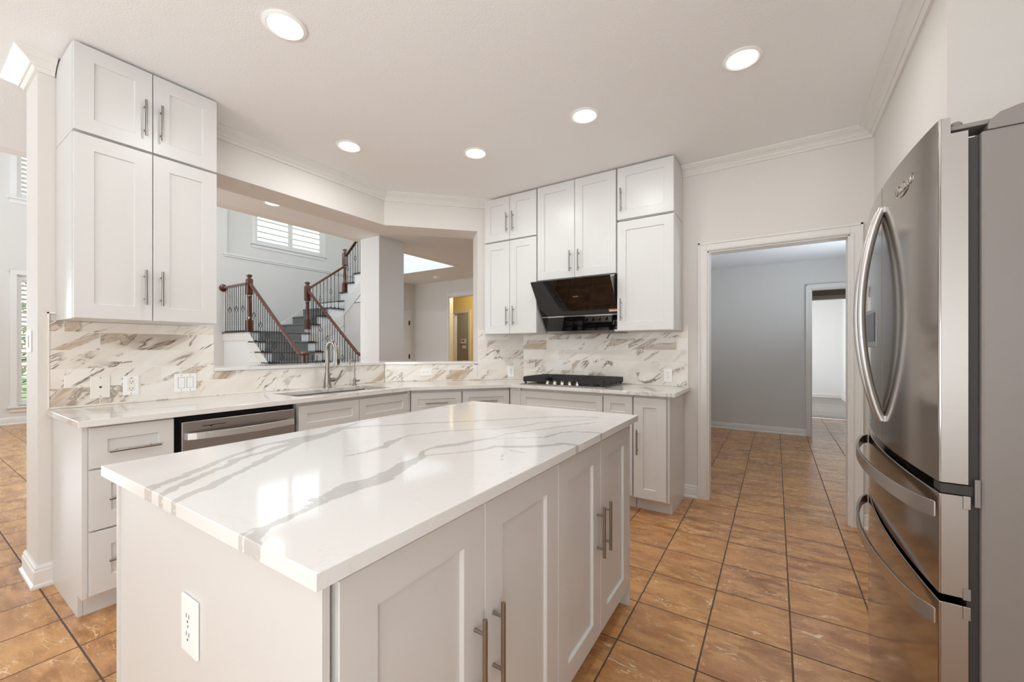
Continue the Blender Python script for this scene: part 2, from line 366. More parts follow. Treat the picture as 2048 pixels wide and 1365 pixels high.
mb = MB().box(-10.7, -3.15, 0, -9.4, -3.0, 5.6).box(-5.8, -3.15, 0, -2.3, -3.0, 5.6).box(.5, -3.15, 0, 1.3, -3.0, H)
mb.box(-5.8, -3.15, 0, -5.799, -3.0, .01); mb.box(-9.4, -3.15, 0, -5.8, -3.0, .35).box(-9.4, -3.15, 3.5, -5.8, -3.0, 5.6).box(-2.3, -3.15, 0, .5, -3.0, .45).box(-2.3, -3.15, 2.45, .5, -3.0, H)
struct('wall_rear', mb, 'wall', label='rear wall with windows behind the viewer')
# great room far wall with window openings
def wall_x(mb, x0, x1, ya, yb, z1, holes):
    ys = sorted(set([ya, yb]+[h for q in holes for h in q[:2]]))
    for a, b in zip(ys[:-1], ys[1:]):
        zs = sorted([(q[2], q[3]) for q in holes if q[0] <= a+1e-6 and q[1] >= b-1e-6]); z = 0
        for h0, h1 in zs:
            if h0 > z: mb.box(x0, a, z, x1, b, h0)
            z = h1
        if z < z1: mb.box(x0, a, z, x1, b, z1)
    return mb
XG = -10.6
struct('wall_great_room', wall_x(MB(), XG-.15, XG, -3.1, 3.2, 5.6, [(1.19, 2.21, .30, 2.48), (1.19, 2.21, 3.72, 5.2), (-2.0, -.4, .3, 2.5)]), 'wall_grey', label='tall great room wall with shuttered windows')
XS = -9.6
mb = MB().box(XG, 3.05, 0, XS, 3.2, 5.6)
mb = wall_x(mb, XS-.25, XS, 3.2, 3.88, 5.6, [])
mb.box(XS-.25, 3.88, 0, XS, 7.0, 3.2); wall_x(mb, XS-.25, XS-.10, 3.88, 7.0, 5.6, [(3.88, 7.0, 0, 3.2), (4.47, 6.05, 3.58, 4.95)])
struct('wall_stair', mb, 'wall_grey', label='stair hall wall with recessed window niche')
struct('wall_stair_side', MB().box(-9.85, 7.0, 0, -7.29, 7.12, 5.6), 'wall_grey', label='stair side wall')
struct('wall_foyer_side', MB().box(-7.41, 5.85, 0, -7.29, 7.0, H+.2), 'wall_grey', label='foyer wall beside the front door')
struct('wall_under_stairs', MB().box(-8.495, 5.853, 0, -7.415, 5.9, 2.29), 'wall_grey', label='wall below the upper stair flight')
struct('wall_foyer', MB().box(-7.29, 6.908, 0, -6.21, 7.03, H).box(-6.21, 6.908, 2.413, -5.2, 7.03, H).box(-5.2, 6.908, 0, -1.2, 7.03, H), 'wall_grey', label='foyer wall with tall doorway')
struct('column', MB().box(-4.911, 3.63, 0, -4.514, 4.064, H), 'wall_white', label='white square column in stair hall', bevel=.004)
struct('wall_partition', MB().box(-1.42, 3.84, 0, -1.3, 7.3, H), 'wall_hall', label='partition between foyer and hall')
mb = MB().box(-1.42, 7.213, 0, .36, 7.33, 2.6).box(1.15, 7.213, 0, 1.9, 7.33, 2.6).box(.36, 7.213, 2.1, 1.15, 7.33, 2.6)
struct('wall_hall', mb, 'wall_hall', label='grey hall wall with doorway')
mb = MB().box(-.4, 9.2, 0, .22, 9.3, 2.6).box(1.12, 9.2, 0, 1.9, 9.3, 2.6).box(.22, 9.2, 2.14, 1.12, 9.3, 2.6)
struct('wall_vestibule', mb, 'wall_dark', label='dark wall over second doorway')
struct('wall_vestibule_side', MB().box(-.45, 7.33, 0, -.35, 9.3, 2.6).box(1.6, 7.33, 0, 1.7, 9.3, 2.6), 'wall_hall', label='vestibule side walls')
struct('wall_far_room', MB().box(-3, 13.15, 0, 1.4, 13.3, 2.6).box(1.285, 9.3, 0, 1.4, 13.2, 2.6).box(-3.1, 9.2, 0, -3, 13.3, 2.6).box(-3, 9.2, 0, -.4, 9.3, 2.6), 'wall_white', label='pale walls of the far room')
struct('wall_hall_side', MB().box(1.7, 3.84, 0, 1.82, 7.3, 2.6), 'wall_hall', label='hall side wall')
mb = MB().box(-8.4, 8.1, 0, -7.12, 8.2, 2.75).box(-6.62, 8.1, 0, -4, 8.2, 2.75).box(-7.12, 8.1, 2.17, -6.62, 8.2, 2.75).box(-8.4, 7.13, 0, -8.3, 9.2, 2.75).box(-4.1, 7.03, 0, -4, 9.2, 2.75)
struct('wall_side_room', mb, 'wall_yellow', label='yellow painted room beyond the foyer')
struct('wall_closet', MB().box(-8.3, 9.1, 0, -4.1, 9.2, 2.75), 'wall_dark', label='taupe wall with thermostat')
# crown moulding
mb = MB(); sweep(mb, [(XW, 1.118), P1, on_line(P1, 1.115)][::-1], crown_prof(H))
struct('trim_1', mb, 'trim', label='crown moulding over the pass-through')
mb = MB(); sweep(mb, [(-3.56, .9), (-3.56, .435), (XW, .435), (XW, .495)], [(-a, z) for a, z in crown_prof(H)])
struct('trim_2', mb, 'trim', label='crown moulding wrapping the wall end')
mb = MB(); sweep(mb, [(.535, 2.245), (.535, YW), (-.695, YW)], crown_prof(H))
struct('trim_3', mb, 'trim', label='crown moulding above the doorway')
# baseboards
mb = MB(); sweep(mb, [(-3.56, .9), (-3.56, .435), (XW, .435), (XW, .498)], [(-a, z) for a, z in base_prof(.115)])
struct('baseboard_left', mb, 'trim', label='white baseboard around wall end')
mb = MB(); sweep(mb, [(-.574, YW), (-.69, YW)], base_prof()); sweep(mb, [(.535, YW), (.479, YW)], base_prof())
struct('baseboard_back', mb, 'trim', label='white baseboard beside the doorway')
mb = MB(); sweep(mb, [(.30, 7.213), (-1.3, 7.213)], base_prof(.095))
struct('baseboard_hall', mb, 'trim', label='white hall baseboard')
mb = MB(); sweep(mb, [(1.285, 9.4), (1.285, 13.15), (-3, 13.15)], base_prof(.1)); struct('baseboard_far', mb, 'trim', label='far room baseboard')
mb = MB(); sweep(mb, [(XG, 3.05), (XG, -3)], base_prof(.12)); struct('baseboard_great_room', mb, 'trim', label='great room baseboard')
# door casings
def casing(name, x0, x1, ztop, y, w, label, jd=.12, mat='trim'):
    mb = MB(); t = .016
    for s_ in (0, 1):
        a, b = (x0-w, x0) if not s_ else (x1, x1+w)
        mb.box(a, y-t, 0, b, y, ztop+w)
        oa, ob = (a, a+.016) if not s_ else (b-.016, b); mb.box(oa, y-t-.008, 0, ob, y-t, ztop+w)
        ia, ib = (b-.02, b-.006) if not s_ else (a+.006, a+.02); mb.box(ia, y-t-.004, 0, ib, y-t, ztop+.006)
    mb.box(x0, y-t, ztop, x1, y, ztop+w); mb.box(x0-w, y-t-.008, ztop+w-.016, x1+w, y-t, ztop+w); mb.box(x0-.006, y-t-.004, ztop+.006, x1+.006, y-t, ztop+.02)
    mb.box(x0-.001, y, 0, x0+.012, y+jd, ztop).box(x1-.012, y, 0, x1+.001, y+jd, ztop).box(x0, y, ztop-.012, x1, y+jd, ztop+.001)
    return struct(name, mb, mat, label=label, bevel=.002)
casing('trim_4', DX0, DX1, DZ, YW, .07, 'white moulded casing around the kitchen doorway')
casing('trim_5', .36, 1.15, 2.1, 7.213, .06, 'white casing around the hall doorway')
casing('trim_6', .22, 1.12, 2.14, 9.2, .06, 'white casing around the far doorway')
casing('trim_7', -6.21, -5.2, 2.413, 6.908, .085, 'white casing around the tall foyer doorway')
casing('trim_8', -7.12, -6.62, 2.17, 8.1, .07, 'casing around the inner side room doorway')
mb = MB(); mb.box(XS, 3.8, 3.2, XS+.035, 7.0, 3.235).box(XS, 3.82, 3.165, XS+.02, 7.0, 3.2).box(XS-.11, 3.885, 3.19, XS, 7.0, 3.21)
struct('trim_9', mb, 'trim', label='white ledge trim under the window niche')
mb = MB().box(-8.35, 6.98, 2.9, -8.25, 7.0, 5.0).box(-7.65, 6.98, 2.9, -7.55, 7.0, 5.0).box(-8.25, 6.985, 2.9, -7.65, 6.995, 4.9)
struct('door_1', mb, 'trim', label='white door at the head of the stairs')

# windows with plantation shutters
def window(name, label, X, y0, y1, z0, z1, panels=2, sillz=True, slat=.075, tilt=.9, cross=True):
    t = thing(name, label, 'window', (X, (y0+y1)/2, z0)); t['kind'] = 'structure'
    cy = (y0+y1)/2; c = .075
    a, b, zz = y0-cy, y1-cy, z1-z0
    MB().box(0, a-c, 0, .02, a, zz+c).box(0, b, 0, .02, b+c, zz+c).box(0, a-c, zz, .022, b+c, zz+c).box(-.12, a, 0, 0, a+.015, zz).box(-.12, b-.015, 0, 0, b, zz).box(-.12, a, zz-.015, 0, b, zz).build('window_frame', 'trim', t, bevel=.002)
    MB().box(-.12, a-c-.03, -.03, .055, b+c+.03, 0).box(0, a-c, -.10, .018, b+c, -.03).build('window_sill', 'trim', t, bevel=.003)
    MB().box(-.105, a, 0, -.1, b, zz).build('pane', 'glass', t)
    pw = (b-a)/panels
    for i in range(panels):
        u0 = a+i*pw+.004; u1 = u0+pw-.008; m = MB(); st = .05
        m.box(-.055, u0, .004, -.025, u0+st, zz-.004).box(-.055, u1-st, .004, -.025, u1, zz-.004).box(-.055, u0+st, .004, -.025, u1-st, .09).box(-.055, u0+st, zz-.09, -.025, u1-st, zz-.004)
        p = m.build('shutter_frame', 'trim', t, bevel=.002)
        m = MB(); z = .09+slat*.5
        while z < zz-.09:
            dx, dz = .032*math.cos(tilt), .032*math.sin(tilt)
            m.add([(-.04-dx, u0+st, z-dz), (-.04+dx, u0+st, z+dz), (-.04+dx, u1-st, z+dz), (-.04-dx, u1-st, z-dz),
                   (-.04-dx-.004, u0+st, z-dz+.006), (-.04+dx-.004, u0+st, z+dz+.006), (-.04+dx-.004, u1-st, z+dz+.006), (-.04-dx-.004, u1-st, z-dz+.006)],
                  [(0, 1, 2, 3), (7, 6, 5, 4), (0, 4, 5, 1), (1, 5, 6, 2), (2, 6, 7, 3), (3, 7, 4, 0)]); z += slat
        m.build('louvres', 'trim', p)
        if cross:
            for f_ in (.36, .66): MB().box(-.02, u0+pw*f_, .09, -.012, u0+pw*f_+.008, zz-.09).build('tilt_rod', 'trim', p)
    return t
window('window_1', 'high shuttered window left of the kitchen wall', XG, 1.19, 2.21, 3.76, 5.2, tilt=.45, cross=False)
window('window_2', 'tall shuttered window with garden view', XG, 1.19, 2.21, .30, 2.48, tilt=.45, cross=False)
window('window_3', 'wide shuttered window above the stairs', XS-.10, 4.47, 6.05, 3.58, 4.95, slat=.13, tilt=.10)
window('window_4', 'shuttered window added outside the picture as a light source', XG, -2.0, -.4, .3, 2.5, tilt=.3, cross=False)  # invented window, put in as the source of the side fill
# rear windows (behind the viewer)
def rear_window(name, label, x0, x1, z0, z1):
    mb = MB(); 
    for x in (x0, (x0+x1)/2-.03, x1-.06): mb.box(x, -3.1, z0, x+.06, -3.02, z1)
    mb.box(x0, -3.1, z0, x1, -3.02, z0+.06).box(x0, -3.1, z1-.06, x1, -3.02, z1)
    struct(name, mb, 'trim', label=label)
rear_window('window_5', 'kitchen window behind the viewer', -2.3, .5, .45, 2.45)
rear_window('window_6', 'great room window behind the viewer', -9.4, -5.8, .35, 3.5)
# front door (foyer)
t = thing('front_door', 'white six-panel door with dark hinges in the foyer', 'door', (-7.285, 6.21, 0), 0); t['kind'] = 'structure'; t.name = 'door_2'
m = MB().box(0, -.48, .005, .035, .479, 2.065)
for y0, y1 in ((-.38, -.06), (.06, .38)):
    for z0, z1 in ((.22, .95), (1.08, 1.62), (1.72, 1.93)):
        m.box(.035, y0, z0, .039, y1, z1).box(.039, y0+.03, z0+.03, .044, y1-.03, z1-.03)
m.build('door_leaf', 'trim', t, bevel=.003)
m = MB().box(0, .49, 0, .02, .56, 2.13).box(0, -.56, 0, .02, -.49, 2.13).box(0, -.49, 2.07, .02, .49, 2.13); m.build('door_casing', 'trim', t, bevel=.003)
for z in (.22, 1.02, 1.8): MB().box(.034, .462, z, .05, .49, z+.10).build('hinge', 'hinge', t)

# ================================================================ CABINETS
def shaker(w, h, rail=.072, t=.02, dep=.008):
    m = MB(); r = min(rail, w*.32, h*.32); e = .0015; s = .004
    def ring(a, y): return [(a, y, a), (w-a, y, a), (w-a, y, h-a), (a, y, h-a)]
    L = [ring(0, t), ring(0, e), ring(e, 0), ring(r, 0), ring(r+s, dep)]
    vs = [v for q in L for v in q]; fs = [(3, 2, 1, 0)]
    for i in range(4):
        for k in range(4): fs.append((i*4+k, i*4+(k+1) % 4, (i+1)*4+(k+1) % 4, (i+1)*4+k))
    fs.append((16, 17, 18, 19)); return m.add(vs, fs)
def slab_door(w, h, t=.02): return MB().box(0, 0, 0, w, t, h)
def pull(L=.19, vertical=True, r=.006, off=.03):
    m = MB(); e = L/2; q = L*.33
    def P(a, y): return (0, y, a) if vertical else (a, y, 0)
    m.tube([P(-e, -off), P(e, -off)], r, 12)
    for s in (-1, 1): m.tube([P(s*q, 0), P(s*q, -off)], r*.75, 10)
    return m
def cabinet(name, label, loc, rz, w, depth, h, fronts, toe=True, body_poly=None, group=None, cat='cabinet', parts=(), side_l=False, side_r=False, z0=0, topgap=.0):
    group = group or {'upper_cabinet': 'white wall cabinets'}.get(name, 'white base cabinets'); t = thing(name, label, cat, loc, rz, group); zb = .105 if toe else 0
    m = MB()
    if body_poly: m.prism(body_poly, zb, h)
    else: m.box(0, .022, zb, w, depth, h)
    m.build('carcass', 'cabinet', t, bevel=.001)
    if toe: MB().box(0, .10, 0, w, depth, zb-.001).build('toe_kick', 'cabinet', t)
    if side_l: MB().prism([(0, 0), (1, 0), (1, 1), (0, 1)], 0, 1); m = MB().xprism([(.02, zb), (.10, zb), (.10, 0), (depth, 0), (depth, h), (.02, h)], -.019, -.0005); m.build('end_panel', 'cabinet', t, bevel=.001)
    if side_r: m = MB().xprism([(.02, zb), (.10, zb), (.10, 0), (depth, 0), (depth, h), (.02, h)], w+.0005, w+.019); m.build('end_panel', 'cabinet', t, bevel=.001)
    for k, x0, x1, a, b, hd in fronts:
        o = shaker(x1-x0, b-a).build({'d': 'door', 'w': 'drawer', 'f': 'false_front'}[k], 'cabinet', t, loc=(x0, 0, a))
        if hd:
            hx, hz, vert, L = hd; hh = pull(L, vert).build('handle', 'nickel', o, smooth=True, loc=(hx-x0, 0, hz-a))
    return t
RZ = PI/2
# --- uppers on the sink wall
xf, y0 = -2.89, .4998; w = 1.113-y0; dp = -xf+XW; dp = abs(XW-xf)-.003
V = True
cabinet('upper_cabinet', 'small white two-door cabinet at the ceiling, left end of sink wall', (xf, y0, 2.327), RZ, w, dp, .435,
        [('d', .002, .3035, .003, .433, (.2695, .17, V, .192)), ('d', .3075, w-.002, .003, .433, (.339, .17, V, .192))], toe=False)
cabinet('upper_cabinet', 'tall white two-door wall cabinet hanging beside the pass-through', (xf, y0, 1.401), RZ, w, dp, .922,
        [('d', .002, .3035, .002, .916, (.2695, .18, V, .188)), ('d', .3075, w-.002, .002, .916, (.340, .18, V, .188))], toe=False)
# --- uppers on the range wall (door face y=3.368)
yf = 3.368; dq = YW-yf-.003
x0 = -2.545; w = -1.930-x0
poly = [(0, .022), (w, .022), (w, dq), (.325, dq), (0.015, .055), (0, .045)]
cabinet('upper_cabinet', 'small white two-door cabinet at the ceiling beside the angled corner', (x0, yf, 2.327), 0, w, dq, .437,
        [('d', .002, .309, .003, .434, (.281, .17, V, .187)), ('d', .313, w-.002, .003, .434, (.352, .17, V, .19))], toe=False, body_poly=poly)
cabinet('upper_cabinet', 'tall white two-door wall cabinet left of the range hood', (x0, yf, 1.399), 0, w, dq, .924,
        [('d', .002, .309, .002, .918, (.281, .173, V, .186)), ('d', .313, w-.002, .002, .918, (.358, .172, V, .19))], toe=False, body_poly=poly)
x0 = -1.922; w = -1.160-x0
cabinet('upper_cabinet', 'white two-door cabinet directly above the black range hood', (x0, yf, 1.888), 0, w, dq, .878,
        [('d', .002, .380, .002, .875, (.342, .149, V, .187)), ('d', .384, w-.002, .002, .875, (.424, .147, V, .189))], toe=False)
x0 = -1.152; w = -.697-x0
cabinet('upper_cabinet', 'small white single-door cabinet at the ceiling, right end of range wall', (x0, yf, 2.325), 0, w, dq, .44,
        [('d', .002, w-.002, .005, .437, (.036, .165, V, .191))], toe=False)
cabinet('upper_cabinet', 'tall white single-door wall cabinet right of the range hood', (x0, yf, 1.399), 0, w, dq, .921,
        [('d', .002, w-.002, .002, .910, (.036, .176, V, .187))], toe=False)
# --- base units on the sink wall (face x=-2.63)
xf = -2.63; db = abs(XW-xf)-.004; HB = .895
y0 = .505; w = .316
cabinet('drawer_cabinet', 'white three-drawer base cabinet at the left end of the counter', (xf, y0, 0), RZ, w, db, HB,
        [('w', .003, w-.003, .700, .887, (w*.5, .772-.0, False, .19)), ('w', .003, w-.003, .416, .691, (w*.5, .553, False, .19)), ('w', .003, w-.003, .120, .407, (w*.5, .267, False, .19))], side_l=True)
y0 = 1.473; w = 2.417-y0
cabinet('sink_cabinet', 'white base cabinet with two false fronts below the sink', (xf, y0, 0), RZ, w, db, HB-.19,
        [('f', .003, .461, .70, .873, None), ('f', .465, w-.003, .70, .873, None), ('d', .003, .461, .12, .69, (.42, .60, V, .19)), ('d', .465, w-.003, .12, .69, (.50, .60, V, .19))])
sk = bpy.context.scene.objects['sink_cabinet']
MB().box(0, .022, HB-.19, .018, db, HB).box(w-.018, .022, HB-.19, w, db, HB).box(.018, .022, HB-.19, w-.018, .04, HB).build('carcass_top', 'cabinet', sk)
# --- angled base
C1 = Vector((-2.603, 2.421)); C2 = Vector((-2.052, 3.115)); dc = (C2-C1).normalized(); nc = Vector((dc.y, -dc.x)); ac = math.atan2(dc.y, dc.x)
Pf = C1-nc*.027
def unloc(px, py):   # world to local of the angled cabinet
    d = Vector((px, py))-Pf; return (d.dot(dc), -d.dot(nc))
bp = [(.004, .022), (.876, .022), unloc(-2.052, 3.66), unloc(P2[0]+.02, P2[1]-.04), unloc(XW+.03, 2.70), unloc(XW+.03, 2.425)]
cabinet('corner_cabinet', 'white angled corner base cabinet with two drawers', (Pf.x, Pf.y, 0), ac, .88, .5, HB,
        [('w', .004, .434, .70, .873, (.216, .785, False, .193)), ('w', .449, .878, .70, .873, (.659, .785, False, .193)),
         ('d', .004, .434, .12, .69, (.39, .60, V, .19)), ('d', .449, .878, .12, .69, (.49, .60, V, .19))], body_poly=bp)
# --- base units on the range wall (face y=3.14)
yf = 3.14; dr = YW-yf-.004
x0 = -2.045
cabinet('cooktop_cabinet', 'white base cabinet under the gas cooktop', (-1.968, yf, 0), 0, .777, dr, HB,
        [('f', .002, .775, .70, .872, None), ('d', .002, .386, .12, .69, (.35, .60, V, .19)), ('d', .390, .775, .12, .69, (.43, .60, V, .19))])
tag(MB().prism([(-2.074, 3.136), (-2.03, yf+.006), (-1.970, yf+.006), (-1.970, yf+.03), (-2.085, yf+.03)], .105, HB).build('filler_strip', 'cabinet'), 'white filler strip between corner drawers and cooktop cabinet', 'cabinet trim')
tag(MB().prism([(-2.644, 2.4185), (-2.632, 2.436), (-2.645, 2.446), (-2.672, 2.4185)], .105, HB).build('filler_strip', 'cabinet'), 'white filler strip between sink cabinet and corner drawers', 'cabinet trim')
cabinet('narrow_cabinet', 'narrow white base cabinet right of the cooktop cabinet', (-1.188, yf, 0), 0, .236, dr, HB,
        [('w', .002, .233, .70, .878, None), ('d', .002, .233, .12, .69, (.03, .60, V, .19))])
cabinet('pullout_cabinet', 'white full-height door base cabinet at the right counter end', (-.947, yf, 0), 0, .245, dr, HB,
        [('d', .003, .243, .115, .878, (.034, .54, V, .187))], side_r=True)
# --- island
ITH = .0135; IX, IY = -.5592, .3399
isl = thing('kitchen_island', 'white kitchen island cabinet with four doors on the right side', 'island', (IX, IY, 0), ITH)
MB().box(-.965, .045, .105, -.050, 1.635, .897).build('carcass', 'cabinet', isl)
MB().box(-.93, .08, 0, -.115, 1.60, .104).build('toe_kick', 'cabinet', isl)
MB().box(-.983, .030, .0, -.034, .044, .897).build('end_panel', 'cabinet', isl, bevel=.001)
MB().box(-.983, 1.636, .0, -.034, 1.65, .897).build('end_panel', 'cabinet', isl, bevel=.001)
MB().box(-.983, .045, .0, -.966, 1.635, .897).build('rear_panel', 'cabinet', isl, bevel=.001)
MB().box(-.982, .024, 0, -.966, .030, .897).build('corner_strip', 'cabinet', isl)
DR = [(.054, .4425, 1), (.4450, .8395, 0), (.8420, 1.2215, 1), (1.2240, 1.600, 0)]
for a, b, right in DR:
    d = shaker(b-a, .768, rail=.076, dep=.010).xf(Matrix.Rotation(PI/2, 4, 'Z')).build('door', 'cabinet', isl, loc=(-.026, a, .112))
    hy = (b-a)-.038 if right else .034
    pull(.195).xf(Matrix.Rotation(PI/2, 4, 'Z')).build('handle', 'nickel', d, smooth=True, loc=(0, hy, .425))
# island top with traced veins
VE = [ # (polyline, half widths)
 ([(-.64,-.02),(-.675,.02),(-.699,.058),(-.733,.115),(-.772,.18),(-.845,.275),(-.895,.385),(-.87,.48),(-.88,.60),(-.93,.70)],[.016,.014,.012,.012,.01,.008,.010,.03,.022,.02]),
 ([(-.925,.68),(-.87,.769),(-.75,.934),(-.566,1.114),(-.406,1.317),(-.263,1.453),(-.144,1.50)],[.02,.012,.009,.008,.008,.008,.012]),
 ([(-.93,.70),(-.975,.80),(-.985,.931),(-1.003,1.182),(-.971,1.375),(-.887,1.532)],[.014,.006,.005,.004,.004,.003]),
 ([(-.575,-.02),(-.60,.02),(-.627,.045),(-.667,.103),(-.699,.151),(-.72,.188),(-.765,.23),(-.79,.303),(-.82,.389),(-.85,.47)],[.009,.009,.010,.012,.010,.008,.012,.010,.014,.016]),
 ([(-.50,-.03),(-.518,.009),(-.546,.042),(-.555,.074),(-.582,.113),(-.625,.173),(-.668,.234),(-.718,.304),(-.77,.38),(-.83,.46),(-.86,.56)],[.010,.010,.010,.012,.014,.010,.010,.013,.010,.012,.02]),
 ([(-.535,.43),(-.52,.496),(-.53,.559),(-.566,.626),(-.59,.739),(-.524,.885),(-.369,1.035),(-.297,1.245),(-.182,1.391),(-.10,1.50)],[.003,.008,.012,.013,.006,.005,.005,.006,.005,.003]),
 ([(-.275,.17),(-.262,.20),(-.275,.269),(-.268,.33),(-.300,.42),(-.335,.545),(-.380,.606),(-.379,.666),(-.342,.746),(-.316,.851),(-.293,.977),(-.198,1.177),(-.098,1.373)],[.012,.022,.030,.030,.022,.010,.004,.014,.014,.006,.005,.005,.005]),
 ([(-.165,-.03),(-.19,.0),(-.215,.04),(-.235,.10),(-.255,.16),(-.265,.22)],[.020,.016,.010,.008,.012,.02]),
 ([(-.21,-.03),(-.225,.0),(-.235,.03)],[.006,.006,.002]),
 ([(-.335,.555),(-.289,.617),(-.251,.661),(-.22,.764),(-.163,.80),(-.089,.85),(-.055,.93),(.01,.935)],[.004,.004,.005,.008,.012,.012,.009,.012]),
 ([(-.31,.843),(-.222,.921),(-.145,.981),(-.132,1.091),(-.108,1.137),(.02,1.17)],[.003,.004,.006,.006,.005,.010]),
 ([(-.18,.757),(-.136,.746),(-.099,.75)],[.004,.004,.003]),
 ([(-.155,.714),(-.105,.637),(-.041,.57),(.01,.518)],[.0012,.0012,.0010,.0012]),
]
NX, NY, LX, LY, TK = 170, 280, 1.0147, 1.6709, .0277
def vein_val(P):
    P = P+np.array([[mnoise.noise((x*13, y*13, 1.3))*.011+mnoise.noise((x*34, y*34, 5))*.005, mnoise.noise((x*13, y*13, 7.7))*.011+mnoise.noise((x*34, y*34, 9))*.005] for x, y in P])
    best = np.full(len(P), -1.0)
    for pl, ws in VE:
        for (a, b, wa, wb) in zip(pl[:-1], pl[1:], ws[:-1], ws[1:]):
            a = np.array(a); b = np.array(b); d = b-a; L = d@d; t_ = np.clip(((P-a)@d)/L, 0, 1)
            dist = np.linalg.norm(P-(a+t_[:, None]*d), axis=1); best = np.maximum(best, (wa+(wb-wa)*t_)*1.2-dist)
    return best
vs = []; fs = []
for j in range(NY+1):
    for i in range(NX+1): vs.append((-LX+LX*i/NX, LY*j/NY, .926))
idx = lambda i, j: j*(NX+1)+i
for j in range(NY):
    for i in range(NX): fs.append((idx(i, j), idx(i+1, j), idx(i+1, j+1), idx(i, j+1)))
ring = [idx(i, 0) for i in range(NX+1)]+[idx(NX, j) for j in range(1, NY+1)]+[idx(i, NY) for i in range(NX-1, -1, -1)]+[idx(0, j) for j in range(NY-1, 0, -1)]
# small eased edge, then the side and the underside
def shrink(v, e, z): return (min(max(v[0], -LX), 0), min(max(v[1], 0), LY), z)
b0 = len(vs)
for r in ring: vs.append((vs[r][0], vs[r][1], .9245))
b1 = len(vs)
for r in ring: vs.append((vs[r][0], vs[r][1], .926-TK))
e = .0015
for r in ring:
    x, y, z = vs[r]; vs[r] = (min(max(x, -LX+e), -e), min(max(y, e), LY-e), z)
n = len(ring)
for k in range(n):
    k2 = (k+1) % n; fs.append((ring[k2], ring[k], b0+k, b0+k2)); fs.append((b0+k2, b0+k, b1+k, b1+k2))
fs.append(tuple(range(b1, b1+n))[::-1])
me = bpy.data.meshes.new('island_countertop'); me.from_pydata(vs, [], fs); me.update(); me.materials.append(M['quartz_island'])
at = me.attributes.new('vein', 'FLOAT', 'POINT'); at.data.foreach_set('value', vein_val(np.array([v[:2] for v in vs])).astype(np.float32))
o = bpy.data.objects.new('island_countertop', me); C.objects.link(o); o.location = (IX, IY, 0); o.rotation_euler = (0, 0, ITH)
tag(o, 'polished white quartz island top with bold grey veins', 'countertop')

# ================================================================ PERIMETER COUNTERTOP
ZC, TC = .926, .0293
yC = .4657
m = MB(); g = .002
hx0, hx1, hy0, hy1 = -3.07, -2.713, 1.52, 2.30
m.prism([(XW+g, yC), (-2.603, yC), (-2.603, hy0), (XW+g, hy0)], ZC-TC, ZC)
m.prism([(XW+g, hy0), (hx0, hy0), (hx0, hy1), (XW+g, hy1)], ZC-TC, ZC)
m.prism([(hx1, hy0), (-2.603, hy0), (-2.603, hy1), (hx1, hy1)], ZC-TC, ZC)
m.prism([(XW+g, hy1), (-2.603, hy1), (C1.x, C1.y), (C2.x, C2.y), (P2[0]+.002, P2[1]-g), (XW+g, 2.679)], ZC-TC, ZC)
m.prism([(C2.x, C2.y), (-.6394, 3.115), (-.6394, YW-g), (P2[0]+.002, P2[1]-g)], ZC-TC, ZC)
bm = bmesh.new(); mm = m.build('countertop', 'quartz')
bm.from_mesh(mm.data); bmesh.ops.remove_doubles(bm, verts=bm.verts, dist=.0005)
dele = [f for f in bm.faces if len([g_ for g_ in bm.faces if g_ is not f and set(g_.verts) == set(f.verts)])]
bmesh.ops.delete(bm, geom=dele, context='FACES'); bmesh.ops.recalc_face_normals(bm, faces=bm.faces); bm.to_mesh(mm.data); bm.free()
b = mm.modifiers.new('bevel', 'BEVEL'); b.width = .0018; b.segments = 2; b.limit_method = 'ANGLE'
tag(mm, 'L-shaped white quartz countertop running along the sink and range walls', 'countertop')
# pass-through ledge slab
m = MB(); ov = .02
m.prism([(-3.60, 1.23), (XW+ov, 1.23), (XW+ov, P1[1]-.009), (P1[0]+.0, P1[1]+0), (E1[0]-.04, E1[1]+.017)], 1.096, 1.12)
Jf = on_line(P1, (Vector(J)-Vector(P1)).dot(DA)-.001, ov); JB = on_line(P1, (Vector(J)-Vector(P1)).dot(DA)-.001, -.345)
m = MB().prism([(-3.60, 1.23), (XW+ov, 1.23), (XW+ov, P1[1]-.0085), Jf, JB, (-3.60, 2.816)], 1.0955, 1.12)
tag(m.build('ledge_slab', 'quartz', bevel=.002), 'white quartz ledge capping the half wall of the pass-through', 'ledge')
# end strip at the right end is tile edge; backsplashes with UVs in metres
def splash(name, label, quads, off):
    """quads: (p0,p1,n,z0,z1) wall points, outward normal"""
    me = bpy.data.meshes.new(name); vs = []; fs = []; uvs = []
    u = off
    for p0, p1, nn, z0, z1, us in quads:
        p0 = Vector(p0); p1 = Vector(p1); nn = Vector(nn); L = (p1-p0).length; t_ = .010
        b = len(vs); q0 = p0+nn*t_; q1 = p1+nn*t_
        for a in (p0+nn*.001, p1+nn*.001, q1, q0): vs.append((a.x, a.y, z0))
        for a in (p0+nn*.001, p1+nn*.001, q1, q0): vs.append((a.x, a.y, z1))
        F = [(3, 2, 6, 7), (0, 3, 7, 4), (2, 1, 5, 6), (4, 7, 6, 5), (0, 1, 2, 3), (1, 0, 4, 5)]
        uu = [us, us+L, us+L, us]
        for f in F: fs.append(tuple(b+i for i in f)); uvs.append([(uu[i % 4], (z0 if i < 4 else z1)-1.444+10*.1016) for i in f])
    me.from_pydata(vs, [], fs); ul = me.uv_layers.new(name='UVMap'); k = 0
    for f in uvs:
        for q in f: ul.data[k].uv = q; k += 1
    me.materials.append(M['splash']); me.update(); o = bpy.data.objects.new(name, me); C.objects.link(o)
    tag(o, label, 'backsplash', 'marble tile backsplashes'); return o
zb = ZC+.001
